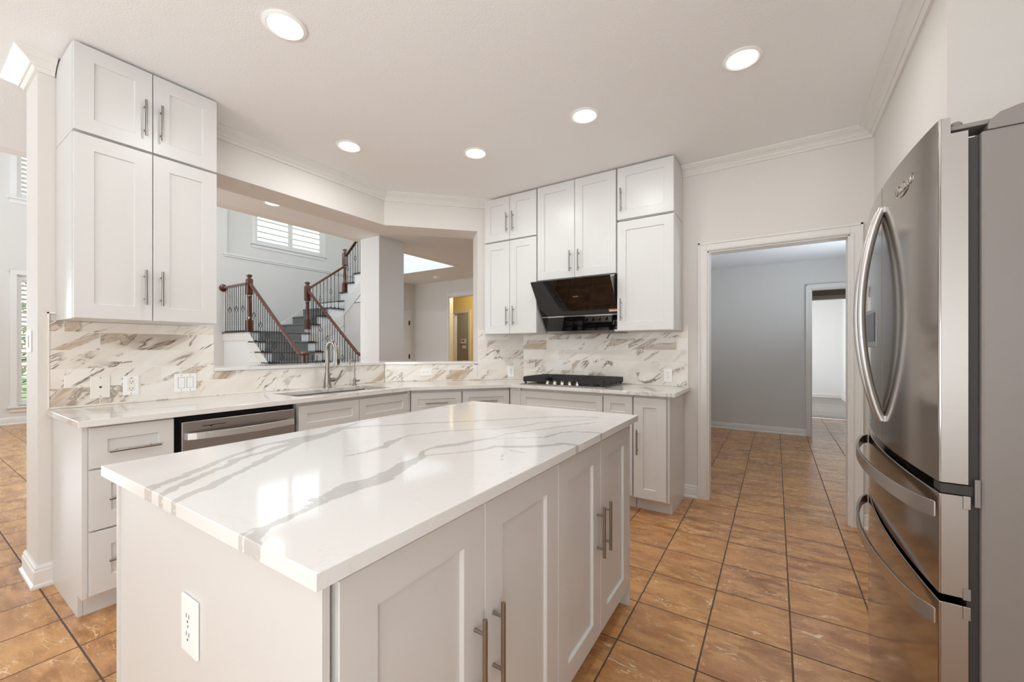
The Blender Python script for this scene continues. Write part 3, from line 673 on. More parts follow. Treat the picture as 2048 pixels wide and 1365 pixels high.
splash('tile_backsplash', 'marble tile backsplash behind the sink and under the left wall cabinet',
       [((XW, .475), (XW, 1.229), (1, 0), zb, 1.399, .475-.528+.42*3), ((XW, 1.229), (XW, 2.672), (1, 0), zb, 1.094, 1.229-.528+.42*3)], 0)
tJ = (Vector(J)-Vector(P1)).dot(DA); tE = (Vector(P2)-Vector(P1)).length
splash('tile_backsplash', 'marble tile backsplash on the angled corner wall',
       [(on_line(P1, .008), on_line(P1, tJ), tuple(NA), zb, 1.094, 5.01), (on_line(P1, tJ+.001), on_line(P1, tE-.005), tuple(NA), zb, 1.444, 5.0+tJ)], 0)
splash('tile_backsplash', 'marble tile backsplash behind the gas cooktop on the range wall',
       [((P2[0]+.004, YW), (-.66, YW), (0, -1), zb, 1.397, 9.1), ((-.694, YW), (-.66, YW), (0, -1), 1.3975, 1.444, 9.1-.694-P2[0]-.012)], 0)
tag(MB().box(XW+.001, .468, ZC+.001, XW+.014, .4745, 1.444).box(XW+.001, .468, 1.437, XW+.014, .498, 1.444).build('edge_trim', 'pencil'), 'thin white edge trim at the left end of the marble tile', 'tile trim')
tag(MB().box(-.6595, YW-.014, ZC+.001, -.652, YW-.001, 1.444).build('edge_trim', 'pencil'), 'thin white edge trim at the right end of the marble tile', 'tile trim')

# ================================================================ SINK, FAUCETS
s = thing('kitchen_sink', 'stainless undermount sink set in the counter below the pass-through', 'sink', ((hx0+hx1)/2, (hy0+hy1)/2, ZC-TC))
a_, b_ = (hx1-hx0)/2+.008, (hy1-hy0)/2+.008; dz = -.185
m = MB(); tt = .003
def rect(a, b, z, r=.06, n=5):
    out = []
    for cx, cy, st in ((a-r, b-r, 0), (-a+r, b-r, 1), (-a+r, -b+r, 2), (a-r, -b+r, 3)):
        for k in range(n+1): an = PI/2*(st+k/n); out.append((cx+r*math.cos(an), cy+r*math.sin(an), z))
    return out
R = [rect(a_+.02, b_+.02, -.002, .05), rect(a_-.01, b_-.01, -.002, .05), rect(a_-.014, b_-.014, -.02, .05), rect(a_-.02, b_-.02, dz+.03, .05), rect(a_-.05, b_-.05, dz, .05)]
n = len(R[0]); vs = [v for r in R for v in r]; fs = [tuple(range(4*n, 5*n))]
for i in range(4):
    for k in range(n): fs.append((i*n+k, i*n+(k+1) % n, (i+1)*n+(k+1) % n, (i+1)*n+k))
o = MB().add(vs, fs).build('basin', 'sink', s, smooth=True)
o.modifiers.new('s', 'SOLIDIFY').thickness = -.0015
MB().lathe([(.045, dz+.002), (.045, dz+.006), (.03, dz+.004)]).build('drain', 'chrome', s, smooth=True)
f = thing('kitchen_faucet', 'brushed nickel gooseneck pull-down faucet behind the sink', 'faucet', (-3.155, 2.012, ZC), 0)
MB().lathe([(.0, 0), (.034, 0), (.034, .008), (.031, .012), (.026, .06), (.022, .10), (.0195, .128), (.0, .128)], seg=28).build('body', 'nickel', f, smooth=True)
pts = [(0, 0, .12), (0, 0, .27)]+[(.062*(1-math.cos(PI*k/12)), 0, .305+.073*math.sin(PI*k/12)) for k in range(0, 12)]+[(.126, 0, .285)]
MB().tube(pts, .0155, 16).build('spout', 'nickel', f, smooth=True)
MB().lathe([(0, .290), (.0165, .290), (.0175, .262), (.021, .225), (.0255, .195), (.025, .190), (0, .190)], (.127, 0, 0), seg=24).build('spray_head', 'nickel', f, smooth=True)
MB().box(.147, -.007, .203, .158, .007, .238).build('spray_button', 'gasket', f, bevel=.002)
MB().lathe([(0, .018), (.0165, .018), (.018, .05), (.019, .062), (.015, .068), (0, .068)], (0, 0, .062), axis='y').build('valve_housing', 'nickel', f, smooth=True)
MB().tube([(0, .066, .062), (0, .085, .064), (0, .102, .076), (.002, .116, .098), (.004, .126, .122), (.006, .136, .138)], [.012, .0105, .009, .008, .0075, .0085], 12).build('lever', 'nickel', f, smooth=True)
f = thing('filter_faucet', 'slim nickel water filter faucet right of the main faucet', 'faucet', (-3.19, 2.298, ZC), 0)
MB().lathe([(0, 0), (.022, 0), (.022, .004), (.0125, .008), (.0125, .055), (.006, .058), (0, .058)], seg=20).build('body', 'nickel', f, smooth=True)
pts = [(0, 0, .05), (0, 0, .19)]+[(-.0*k, -.022*(1-math.cos(PI*k/8)), .205+.022*math.sin(PI*k/8)) for k in range(0, 8)]+[(.0, -.052, .185)]
MB().tube(pts, .0048, 12).build('spout', 'nickel', f, smooth=True)
MB().tube([(0, .01, .034), (0, .05, .036)], [.0085, .008], 14).build('lever', 'nickel', f, smooth=True)

# ================================================================ DISHWASHER
d = thing('dishwasher', 'stainless dishwasher with bowed bar handle between drawers and sink cabinet', 'dishwasher', (-2.63, .824, 0), RZ)
W_ = .634
MB().box(.001, .03, .0, W_+.01, .60, .02).box(.001, .05, .02, .012, .60, .893).box(W_-.006, .05, .02, W_+.006, .60, .893).box(.012, .06, .02, W_-.006, .60, .88).build('tub_surround', 'black', d)
MB().box(.026, 0, .12, W_-.008, .035, .862).build('door', 'steel', d, bevel=.004)
hp = []
hn = 16
vs = []; fs = []
for k in range(hn+1):
    t_ = k/hn; x = .045+t_*(W_-.07); y = -.012-.045*math.sin(PI*t_)**.7
    for dy, dz in ((0, -.019), (-.012, -.017), (-.012, .017), (0, .019)): vs.append((x, y+dy, .785+dz))
for k in range(hn):
    for q in range(4): fs.append((k*4+q, k*4+(q+1) % 4, (k+1)*4+(q+1) % 4, (k+1)*4+q))
fs += [(0, 1, 2, 3), (hn*4+3, hn*4+2, hn*4+1, hn*4)]
mh = MB().add(vs, fs); mh.box(.045, -.014, .768, .06, 0, .802).box(W_-.04, -.014, .768, W_-.025, 0, .802); mh.build('handle', 'steel_light', d, bevel=.001)
MB().box(.12, -.0008, .828, .232, .0, .832).box(.155, -.0008, .822, .165, .0, .8275).build('logo_mark', 'slot', d)
MB().box(W_-.04, -.0008, .84, W_-.036, 0, .844).build('indicator', 'slot', d)

# ================================================================ COOKTOP
ck = thing('gas_cooktop', 'stainless gas cooktop with black grates on the range wall counter', 'cooktop', (-1.575, 3.40, ZC))
def cb(m, x0, y0, z0, x1, y1, z1): return m.box(x0+1.575, y0-3.40, z0-ZC, x1+1.575, y1-3.40, z1-ZC)
m = MB(); cb(m, -1.985, 3.165, .9265, -1.175, 3.665, .932); cb(m, -1.97, 3.18, .932, -1.19, 3.65, .936); m.build('tray', 'steel', ck, bevel=.002)
GR = [(-1.972, -1.690, 0), (-1.684, -1.414, 1), (-1.408, -1.192, 2)]
GR = [(-1.972, -1.735, 0), (-1.728, -1.440, 1), (-1.433, -1.192, 2)]
for gx0, gx1, kd in GR:
    yb0 = 3.20 if kd != 1 else 3.285; m = MB(); zt = 1.0; zl = .952
    # outer frame skirts
    cb(m, gx0, yb0, zl, gx1, yb0+.014, zt-.004); cb(m, gx0, 3.640, zl, gx1, 3.652, zt-.004)
    for k in range(11):
        yy = yb0+.02+(3.64-yb0-.02)*k/11
        if kd == 0: cb(m, gx0, yy, zl-.006, gx0+.012, yy+.022, zt-.002)
        if kd == 2: cb(m, gx1-.012, yy, zl-.006, gx1, yy+.022, zt-.002)
    cb(m, gx0+.002, yb0, zl+.012, gx0+.010, 3.65, zt-.008); cb(m, gx1-.010, yb0, zl+.012, gx1-.002, 3.65, zt-.008)
    for k in range(6):
        yy = yb0+.05+(3.60-yb0-.05)*k/5; cb(m, gx0+.008, yy, zt-.016, gx1-.008, yy+.009, zt)
    cb(m, (gx0+gx1)/2-.005, yb0+.02, zt-.018, (gx0+gx1)/2+.005, 3.64, zt-.001)
    for fx in (gx0+.01, gx1-.026):
        for fy in (yb0+.004, 3.63): cb(m, fx, fy, .936, fx+.016, fy+.014, zl)
    m.build('grate', 'iron', ck, bevel=.0015)
for bx, by, br in ((-1.855, 3.31, .034), (-1.855, 3.54, .028), (-1.584, 3.47, .045), (-1.31, 3.31, .028), (-1.31, 3.54, .034)):
    MB().lathe([(0, 0), (br, 0), (br, .008), (br*.9, .014), (br*.85, .020), (0, .022)], (bx+1.575, by-3.40, .0105)).build('burner', 'iron', ck, smooth=True)
for i in range(5):
    kx = -1.733+i*.0725+1.575; k_ = MB().lathe([(0, 0), (.020, 0), (.0185, .004), (.0175, .022), (.016, .024), (0, .024)], (kx, 3.222-3.40, .0105), seg=20).build('knob', 'chrome', ck, smooth=True)
    MB().box(kx-.004, 3.203-3.40, .033, kx+.004, 3.241-3.40, .043).build('knob_grip', 'steel_light', k_, bevel=.001)

# ================================================================ RANGE HOOD
hd = thing('range_hood', 'slanted black glass range hood under the middle wall cabinet', 'range hood', (-1.54, 3.45, 1.39))
def hp_(x, y, z): return (x+1.54, y-3.45, z-1.39)
T0, T1 = (3.222, 1.852), (3.548, 1.402)   # top and bottom of the glass face (y,z)
m = MB().xprism([(T0[0]+.03-3.45, T0[1]-.015-1.39), (T1[0]+.015-3.45, T1[1]-.01-1.39), (YW-.014-3.45, .0), (YW-.014-3.45, .49), (3.36-3.45, .49), (3.36-3.45, .478)], -.355, .37)
m.build('housing', 'fridge_edge', hd)
dirv = Vector((0, T1[0]-T0[0], T1[1]-T0[1])); Ld = dirv.length; dirv.normalize(); nrm = Vector((0, -dirv.z, dirv.y))*-1
nrm = Vector((0, dirv.z, -dirv.y)); 
def slab(a, b, x0, x1, n0, n1):
    vs = []
    for s_ in (n0, n1):
        for x, t_ in ((x0, a), (x1, a), (x1, b), (x0, b)):
            p = Vector((x, T0[0], T0[1]))+dirv*t_+nrm*s_; vs.append(hp_(*p))
    return MB().add(vs, [(0, 1, 2, 3), (7, 6, 5, 4), (0, 4, 5, 1), (1, 5, 6, 2), (2, 6, 7, 3), (3, 7, 4, 0)])
HX0, HX1 = -1.912, -1.163
slab(0, Ld*.665, HX0, HX1, -.012, 0).build('glass_panel', 'black_glass', hd, bevel=.001)
slab(Ld*.665, Ld*.685, HX0, HX1, -.012, .002).build('trim_strip', 'chrome', hd)
slab(Ld*.685, Ld*.965, HX0, HX1, -.012, 0).build('glass_panel', 'black_glass', hd, bevel=.001)
slab(Ld*.966, Ld*1.02, HX0, HX1, -.012, .001).build('bottom_strip', 'steel', hd)
slab(Ld*.60, Ld*.62, HX1-.075, HX1-.003, .001, .002).build('sticker', 'plate', hd)
slab(Ld*.575, Ld*.598, HX1-.078, HX1-.003, .001, .002).build('sticker', 'orange', hd)['label'] = 'orange sticker band'
slab(Ld*.955, Ld*.995, HX1-.07, HX1-.003, .0015, .0025).build('sticker', 'plate', hd)
def text_mesh(txt, name, mat, parent, mtx, size=.03, ext=.001):
    cu = bpy.data.curves.new('txt', 'FONT'); cu.body = txt; cu.size = size; cu.extrude = ext; cu.align_x = 'CENTER'; cu.align_y = 'CENTER'; cu.resolution_u = 3
    to = bpy.data.objects.new('txt', cu); C.objects.link(to); dg = bpy.context.evaluated_depsgraph_get()
    me = bpy.data.meshes.new_from_object(to.evaluated_get(dg)); bpy.data.objects.remove(to); me.transform(mtx); me.materials.clear(); me.materials.append(M[mat])
    o = bpy.data.objects.new(name, me); C.objects.link(o); o.parent = parent; return o
xa = Vector((1, 0, 0)); ya = -dirv; za = xa.cross(ya)
p = Vector((-1.512, T0[0], T0[1]))+dirv*(Ld*.315)+nrm*.0015
mt = Matrix(((xa.x, ya.x, za.x, p.x+1.54), (xa.y, ya.y, za.y, p.y-3.45), (xa.z, ya.z, za.z, p.z-1.39), (0, 0, 0, 1)))
lm = MB()
for q_, (a_0, a_1) in enumerate(((-.024, -.014), (-.011, -.003), (0, .010), (.013, .024))): lm.box(a_0, -.004, 0, a_1, .004+(.002 if q_ == 3 else 0), .0006)
lm.xf(mt).build('logo_mark', 'logo', hd)

# ================================================================ FRIDGE
fr = thing('refrigerator', 'dark stainless french door refrigerator with two freezer drawers in the alcove', 'refrigerator', (.70, 1.745, 0))
FY0, FY1, FM = 1.297, 2.192, 1.745
def fx(y): return .2705+.0262*((y-1.74)/.445)**2
def fprof(y0, y1, n=14): return [(fx(y0+(y1-y0)*k/n)-.70, y0+(y1-y0)*k/n-1.745) for k in range(n+1)]
XB = .343-.70
def fdoor(y0, y1, z0, z1):
    return MB().prism(fprof(y0, y1)+[(XB, y1-1.745), (XB, y0-1.745)], z0, z1)
MB().box(.362-.7, FY0+.002-1.745, .03, 1.06-.7, FY1-.002-1.745, 1.722).build('cabinet_body', 'fridge_side', fr, bevel=.006)
MB().box(.3435-.7, FY0+.012-1.745, .08, .3615-.7, FY1-.012-1.745, 1.715).build('gasket', 'gasket', fr)
MB().box(.34-.7, FY0+.03-1.745, .0, 1.0-.7, FY1-.03-1.745, .0295).build('base_grille', 'gasket', fr)
hcv = MB().yprism([(.372-.7, 1.723), (1.02-.7, 1.723), (1.02-.7, 1.765), (.42-.7, 1.765), (.392-.7, 1.757), (.375-.7, 1.742)], FY0+.004-1.745, FY1-.004-1.745)
hcv.build('hinge_cover', 'fridge_side', fr, bevel=.003)
for yy in (FY0+.01, FY1-.07):
    MB().box(.318-.7, yy-1.745, 1.738, .40-.7, yy+.06-1.745, 1.748).build('hinge_bracket', 'fridge_side', fr, bevel=.002)
    MB().lathe([(0, 1.738), (.011, 1.738), (.011, 1.760), (.007, 1.764), (0, 1.764)], (.333-.7, yy+.028-1.745, 0), seg=14).build('hinge_pin', 'fridge_side', fr, smooth=True)
nd = None
for a, b in ((FY0, FM-.002), (FM+.002, FY1)):
    # door with the top rear corner stepped down for the hinge
    pr = fprof(a, b); n_ = len(pr)
    dd = MB().prism(pr+[(.316-.7, b-1.745), (.316-.7, a-1.745)], .950, 1.766); dd.box(.3162-.7, a-1.745, .9505, XB, b-1.745, 1.730)
    d_ = dd.build('door', 'fridge', fr, bevel=.003, smooth=True); nd = nd or d_
    # satin side skin on the near edge
MB().box(.3005-.7, FY0-.0014-1.745, .952, .3425-.7, FY0-.0004-1.745, 1.728).build('door_edge_skin', 'fridge_edge', nd)
MB().box(.3005-.7, FY0-.0014-1.745, 1.728, .3155-.7, FY0-.0004-1.745, 1.764).build('door_edge_skin', 'fridge_edge', nd)
for z0, z1 in ((.700, .926), (.085, .684)):
    dd = fdoor(FY0, FY1, z0, z1); d_ = dd.build('drawer', 'fridge', fr, bevel=.003, smooth=True)
    MB().box(.3005-.7, FY0-.0014-1.745, z0+.002, .3425-.7, FY0-.0004-1.745, z1-.002).build('drawer_edge_skin', 'fridge_edge', d_)
    MB().box(.334-.7, FY0-.004-1.745, z1-.028, .346-.7, FY0-.0002-1.745, z1+.001).build('corner_clip', 'fridge_edge', d_, bevel=.001)
    MB().box(.334-.7, FY0-.004-1.745, z0-.001, .346-.7, FY0-.0002-1.745, z0+.024).build('corner_clip', 'fridge_side', d_, bevel=.001)
    zc = z1-.040; N = 26; vs = []; fs = []
    for k in range(N+1):
        t_ = k/N; y = FY0+.008+t_*(FY1-FY0-.02); off = .001+.043*(math.sin(PI*t_)**.55); x = fx(y)-off
        for dx, dz in ((0, -.016), (-.009, -.019), (-.009, .019), (0, .016)): vs.append((x+dx*min(1, .35+off/.03)-.7, y-1.745, zc+dz))
    for k in range(N):
        for q in range(4): fs.append((k*4+q, k*4+(q+1) % 4, (k+1)*4+(q+1) % 4, (k+1)*4+q))
    fs += [(0, 1, 2, 3), (N*4+3, N*4+2, N*4+1, N*4)]
    MB().add(vs, fs).build('handle', 'fridge_handle', d_, bevel=.0015, smooth=True)
MB().box(.300-.7, FY0+.002-1.745, .9275, .350-.7, FY0+.05-1.745, .9485).build('center_hinge', 'gasket', fr)
MB().box(.352-.7, FY0-.003-1.745, .905, .361-.7, FY0+.0005-1.745, .965).build('hinge_plate', 'fridge_side', fr, bevel=.001)
for yc in (FM-.040, FM+.040):
    N = 24; pts = []
    for k in range(N+1):
        t_ = k/N; z = 1.025+t_*.665; off = .003+.053*math.sin(PI*t_)**.8
        pts.append((fx(yc)-off-.7, yc+(.012 if yc < FM else -.012)*math.cos(PI*t_)**2*1.0-1.745, z))
    MB().tube(pts, .0125, 14, flat=(1.0, .8)).build('handle', 'fridge_handle', fr, smooth=True)
    for z in (1.032, 1.683):
        MB().box(fx(yc)-.004-.7, yc-.007-1.745, z-.010, fx(yc)+.002-.7, yc+.007-1.745, z+.010).build('handle_mount', 'fridge_handle', fr, bevel=.002)
wd = MB().box(fx(1.95)-.006-.7, 1.845-1.745, 1.255, fx(1.95)+.004-.7, 2.07-1.745, 1.39).build('water_dispenser', 'fridge_handle', fr, bevel=.003)
MB().box(fx(1.95)-.008-.7, 1.865-1.745, 1.275, fx(1.95)-.0062-.7, 2.05-1.745, 1.375).build('dispenser_panel', 'black_glass', wd)
yl = 1.515
nv = Vector((-1, -(fx(yl+.01)-fx(yl-.01))/-.02*0, 0)); xa = Vector((fx(yl-.06)-fx(yl+.06), -.12, 0)).normalized(); ya = Vector((0, 0, 1)); za = xa.cross(ya)
mt = Matrix(((xa.x, ya.x, za.x, fx(yl)-.0015-.7), (xa.y, ya.y, za.y, yl-1.745), (xa.z, ya.z, za.z, 1.69), (0, 0, 0, 1)))
text_mesh('Whirlpool', 'logo_lettering', 'logo', fr, mt, .034, .0006)
MB().tube([(.052*math.cos(a*.1)-.004, -.004+.019*math.sin(a*.1), .0) for a in range(34, 60)], [.0008+.0009*math.sin(PI*k/25) for k in range(26)], 6).xf(mt).build('logo_swoosh', 'logo', fr)

# ================================================================ OUTLETS AND SWITCHES
def plate(name, label, cat, loc, rz, w, h, kind, mat='plate', group=None):
    group = group or {'outlet': 'wall outlets', 'light switch': 'light switches'}.get(cat)
    t = thing(name, label, cat, loc, rz, group)
    MB().box(-w/2, -.006, -h/2, w/2, 0, h/2).build('cover_plate', mat, t, bevel=.0025)
    def rec(cx, cz, hor=False):
        m = MB().lathe([(0, -.0075), (.0165, -.0075), (.0175, -.006)], (0, 0, 0), 20, 'y'); m.v = [(v[0]+cx, v[1], v[2]*.86+cz) for v in m.v]; r = m.build('receptacle', mat, t)
        q = MB()
        for sx in (-1, 1):
            q.box(cx+sx*.0065-.001, -.0079, cz-.001, cx+sx*.0065+.001, -.0074, cz+.008)
        q.box(cx-.0022, -.0079, cz-.0105, cx+.0022, -.0074, cz-.006)
        if hor: q.v = [(cx+(v[2]-cz), v[1], cz+(v[0]-cx)) for v in q.v]
        q.build('slots', 'slot', r)
    if kind == 'duplex': rec(0, .0195); rec(0, -.0195); MB().lathe([(0, -.0078), (.003, -.0075), (.003, -.006)], (0, 0, 0), 10, 'y').build('screw', 'chrome', t)
    if kind == 'hduplex': rec(.0195, 0, True); rec(-.0195, 0, True); MB().lathe([(0, -.0078), (.003, -.0075), (.003, -.006)], (0, 0, 0), 10, 'y').build('screw', 'chrome', t)
    if kind == 'gfci':
        b = MB().box(-.0165, -.008, -.0335, .0165, -.006, .0335).build('gfci_insert', 'ivory', t, bevel=.001)
        q = MB()
        for cz in (.021, -.021):
            for sx in (-1, 1): q.box(sx*.0065-.001, -.0086, cz-.001, sx*.0065+.001, -.0079, cz+.008)
            q.box(-.0022, -.0086, cz-.0105, .0022, -.0079, cz-.006)
        q.build('slots', 'slot', t); MB().box(-.006, -.009, -.003, .006, -.0078, .003).build('test_button', 'plate', t)
        MB().box(-.012, -.0068, .040, .012, -.0058, .0415).build('printed_line', 'slot', t)
    if kind == 'rocker2':
        for cx in (-.023, .023): MB().box(cx-.0165, -.009, -.0335, cx+.0165, -.006, .0335).build('rocker', mat, t, bevel=.0015); MB().box(cx-.0178, -.0066, -.0348, cx+.0178, -.0058, .0348).build('rocker_gap', 'slot', t)
    if kind == 'rocker1':
        MB().box(-.0165, -.012, -.0335, .0165, -.006, .0335).build('rocker', mat, t, bevel=.0015); MB().box(-.0178, -.0066, -.0348, .0178, -.0058, .0348).build('rocker_gap', 'slot', t)
    if kind == 'phone': MB().box(-.009, -.0075, -.010, .009, -.006, .009).build('jack_frame', 'ivory', t); MB().box(-.0055, -.0082, -.005, .0055, -.0074, .004).build('jack_socket', 'slot', t)
    if kind in ('rocker2', 'phone', 'gfci'):
        for cz in (-h/2+.011, h/2-.011):
            for cx in ((-.023, .023) if kind == 'rocker2' else (0,)): MB().lathe([(0, -.0072), (.0028, -.007), (.0028, -.0058)], (cx, 0, cz), 10, 'y').build('screw', 'chrome', t)
    return t
XB_ = XW+.0105
plate('phone_jack', 'ivory phone jack plate, leftmost on the sink backsplash', 'phone jack', (XB_, .669, 1.032), RZ, .082, .126, 'phone', 'ivory')
plate('outlet', 'white outlet with ivory insert between the phone jack and switches', 'outlet', (XB_, .801, 1.031), RZ, .072, .115, 'gfci')
plate('light_switch', 'white double rocker switch under the left wall cabinet', 'light switch', (XB_, 1.069, 1.03), RZ, .118, .117, 'rocker2')
pt = on_line(P1, (Vector((-2.982, 2.972))-Vector(P1)).dot(DA), .0105)
plate('outlet', 'white sideways outlet low on the angled corner backsplash', 'outlet', (pt[0], pt[1], 1.015), ANG, .115, .07, 'hduplex')
pt = on_line(P1, (Vector((-2.385, 3.611))-Vector(P1)).dot(DA), .0105)
plate('outlet', 'white upright outlet in the corner left of the cooktop', 'outlet', (pt[0], pt[1], 1.012), ANG, .07, .117, 'duplex')
plate('outlet', 'white upright outlet right of the cooktop', 'outlet', (-.815, YW-.0105, 1.021), 0, .07, .115, 'duplex')
ce = Vector((-1.065-IX, .3699-IY)); 
plate('outlet', 'large white outlet on the near end of the island', 'outlet', (IX-.507, IY+.0295-.0068, .652), ITH, .079, .122, 'duplex')
plate('light_switch', 'white rocker switch on the narrow wall end at left', 'light switch', (-3.463, .4345, 1.29), 0, .12, .12, 'rocker1')
th = thing('thermostat', 'white thermostat with grey screen on the taupe wall', 'thermostat', (-7.62, 9.098, 1.46))
MB().box(-.09, -.03, -.065, .09, 0, .065).build('case', 'plate', th, bevel=.006); MB().box(-.05, -.032, .0, .05, -.029, .035).build('screen', 'lcd', th)
tag(MB().box(-.07, -.012, -.05, .07, 0, .05).build('wall_plate', 'plate', loc=(-7.60, 9.098, 1.30), bevel=.003), 'small blank white plate below the thermostat', 'wall plate')
sd = tag(MB().lathe([(0, 0), (.07, 0), (.07, -.02), (.055, -.038), (0, -.04)], seg=28).build('smoke_detector', 'plate', smooth=True, loc=(-6.1, 6.40, H)), 'round white smoke detector on the foyer ceiling', 'smoke detector')
plate('outlet', 'small white outlet low on the great room wall at far left', 'outlet', (XG+.001, .98, .42), RZ, .075, .118, 'duplex')

# ================================================================ CEILING LIGHTS
wh = ['nearest left, in front of the wall cabinet', 'nearest right, toward the doorway', 'above the island, right of centre', 'above the island, third from right', 'nearest the pass-through']
lab = ['largest recessed ceiling light, nearest the left wall cabinets', 'round recessed ceiling light farthest right, toward the fridge', 'round recessed ceiling light in front of the cabinet above the hood',
       'round recessed ceiling light farthest back, near the angled corner', 'round recessed ceiling light closest to the pass-through header', 'recessed ceiling light seen through the pass-through under the header']
for i, (lx, ly) in enumerate(LIGHTS+[(-4.43, 2.215)]):
    t = thing('ceiling_light', lab[i], 'ceiling light', (lx, ly, H), 0, 'recessed ceiling lights')
    MB().lathe([(.072, -.001), (.094, -.001), (.095, -.005), (.080, -.010), (.072, -.006)], seg=40).build('trim_ring', 'plate', t, smooth=True)
    MB().lathe([(0, -.002), (.0725, -.002), (.0725, -.006), (0, -.007)], seg=36).build('diffuser', 'led', t)
    l = area('lamp_light', (lx, ly, H-.014), (0, 0, 0),   .13, .13, 4.7 if i < 5 else 5, NEUT, 'DISK')
    l.parent = t; l.location = (0, 0, -.014); del l['label']; del l['category']
pl = thing('ceiling_lamp', 'warm ceiling lamp of the yellow side room', 'ceiling light', (-5.6, 7.6, 2.695))
MB().lathe([(0, 0), (.12, 0), (.11, -.05), (.06, -.08), (0, -.085)], seg=24).build('shade', 'glow', pl, smooth=True)
l = bpy.data.lights.new('lamp_light', 'POINT'); l.energy = 26; l.color = (1, .90, .68); l.shadow_soft_size = .1; lo = bpy.data.objects.new('lamp_light', l); C.objects.link(lo); lo.parent = pl; lo.location = (0, 0, -.15)

# ================================================================ STAIRCASE
RS, RN = .1965, .25
SY0, SY1 = 3.8, 5.0; XN = -8.5
st = thing('staircase', 'white L-shaped staircase with charcoal carpet climbing to the window landing', 'staircase', (-8.5, 4.4, 0))
def L_(x, y, z): return (x+8.5, y-4.4, z)
def sbox(m, x0, y0, z0, x1, y1, z1, mi=0): a = L_(x0, y0, z0); b = L_(x1, y1, z1); return m.box(*a, *b, mi)
m = MB(); cp = MB(); tr = MB()
z7 = 8*RS
for k in range(1, 8):
    xa_ = XN+RN*(8-k); z = RS*k; sbox(m, XN, SY0+.012, z-RS, xa_, SY1-.012, z-.004)
    for ya_, yb_ in ((SY0-.02, 3.98), (4.82, SY1+.02)): sbox(tr, xa_-RN-.0, ya_, z-.004, xa_+.02, yb_, z+.018)
    sbox(cp, xa_-RN, 3.98, z-.002, xa_+.025, 4.82, z+.03); sbox(cp, xa_-.001, 3.98, z-RS+.02, xa_+.014, 4.82, z)
sbox(m, XS+.002, SY0+.012, 0, XN, SY1, z7-.004)
for ya_, yb_ in ((SY0-.02, 3.98), (4.82, SY1+.02)): sbox(tr, XS+.004 if ya_ < 4 else XN-.12, ya_, z7-.004, XN+.02, yb_, z7+.018)
sbox(cp, XS+.03, 3.98, z7-.002, XN+.025, 4.99, z7+.03); sbox(cp, XN-.001, 3.98, z7-RS+.02, XN+.014, 4.82, z7)
# second flight, along the window wall (+Y)
YF = [5.0, 5.26, 5.50, 5.85]
for i, y in enumerate((4.97, 5.24, 5.49)):
    z = z7+RS*(i+1); sbox(m, XS+.002, y, 0, XN-.012, (5.239, 5.489, 5.849)[i], z-.004)
    sbox(tr, XN-.13, y-.02, z-.004, XN+.02, (YF[i+1] if i < 2 else 5.87), z+.018)
    sbox(cp, XS+.03, y-.025, z-.002, XN-.13, y+.3, z+.03); sbox(cp, XS+.03, y-.014, z-RS+.02, XN-.13, y+.001, z)
# corner and third flight (+X)
z = z7+RS*4; sbox(m, XS+.002, 5.85, 0, -8.53, 6.99, z-.004); sbox(tr, -8.76, 5.83, z-.004, -8.51, 6.0, z+.018); sbox(cp, XS+.03, 5.86, z-.002, -8.55, 6.97, z+.03)
x3 = [-8.66, -8.40, -8.13, -7.87, -7.62]
for i, x in enumerate(x3):
    z = z7+RS*(5+i); sbox(m, x, 5.862, (2.305 if x+.27 > -8.5 else 0), x+.262 if i < 4 else -7.425, 6.99, z-.004)
    sbox(tr, x-.02, 5.83, z-.004, min(x+.265, -7.425), 6.0, z+.018); sbox(cp, x-.025, 6.0, z-.002, min(x+.26, -7.425), 6.85, z+.03); sbox(cp, x-.014, 6.0, z-RS+.02, x+.001, 6.85, z)
# closed white stringer boards following the slope
def band(m, pts_, y0, y1): b = MB().yprism([(p[0]+8.5, p[1]) for p in pts_], y0-4.4, y1-4.4); m.add(b.v, b.f)
body = m.build('steps', 'wall_white', st); tr.build('tread_caps', 'tread_dark', st, bevel=.003); 
cpo = cp.build('carpet_runner', 'carpet', st, bevel=.012, seg=3)
sl = RS/RN
m = MB(); x_a = XN+.02; band(m, [(XS+.002, z7-.03), (XN, z7-.03), (XN+1.75, z7-.03-1.75*sl), (XN+1.75, max(.0, z7-.3-1.75*sl)), (XN-.18, z7-.16), (XS+.002, z7-.16)], SY0-.004, SY0+.011)
m.build('stringer', 'trim', st)
m = MB(); b = MB().yprism([(-8.5+8.5, 2.02), (-7.3+8.5, 2.02+1.2*sl*.97), (-7.3+8.5, 2.30+1.2*sl*.97), (-8.5+8.5, 2.30)], 5.842-4.4, 5.851-4.4); m.add(b.v, b.f)
b = MB().xprism([(5.02-4.4, 1.26), (5.84-4.4, 1.80), (5.84-4.4, 2.08), (5.02-4.4, 1.54)], -.011, .004); m.add(b.v, b.f)
m.build('stringer', 'trim', st)
# wall skirt on the window wall
m = MB(); b = MB().xprism([(5.0-4.4, 1.60), (6.3-4.4, 1.60+1.3*.76), (6.3-4.4, 1.85+1.3*.76), (4.98-4.4, 1.83), (3.85-4.4, 1.72), (3.85-4.4, 1.58)], -1.098, -1.085); m.add(b.v, b.f)
m.build('wall_skirt', 'trim', st)

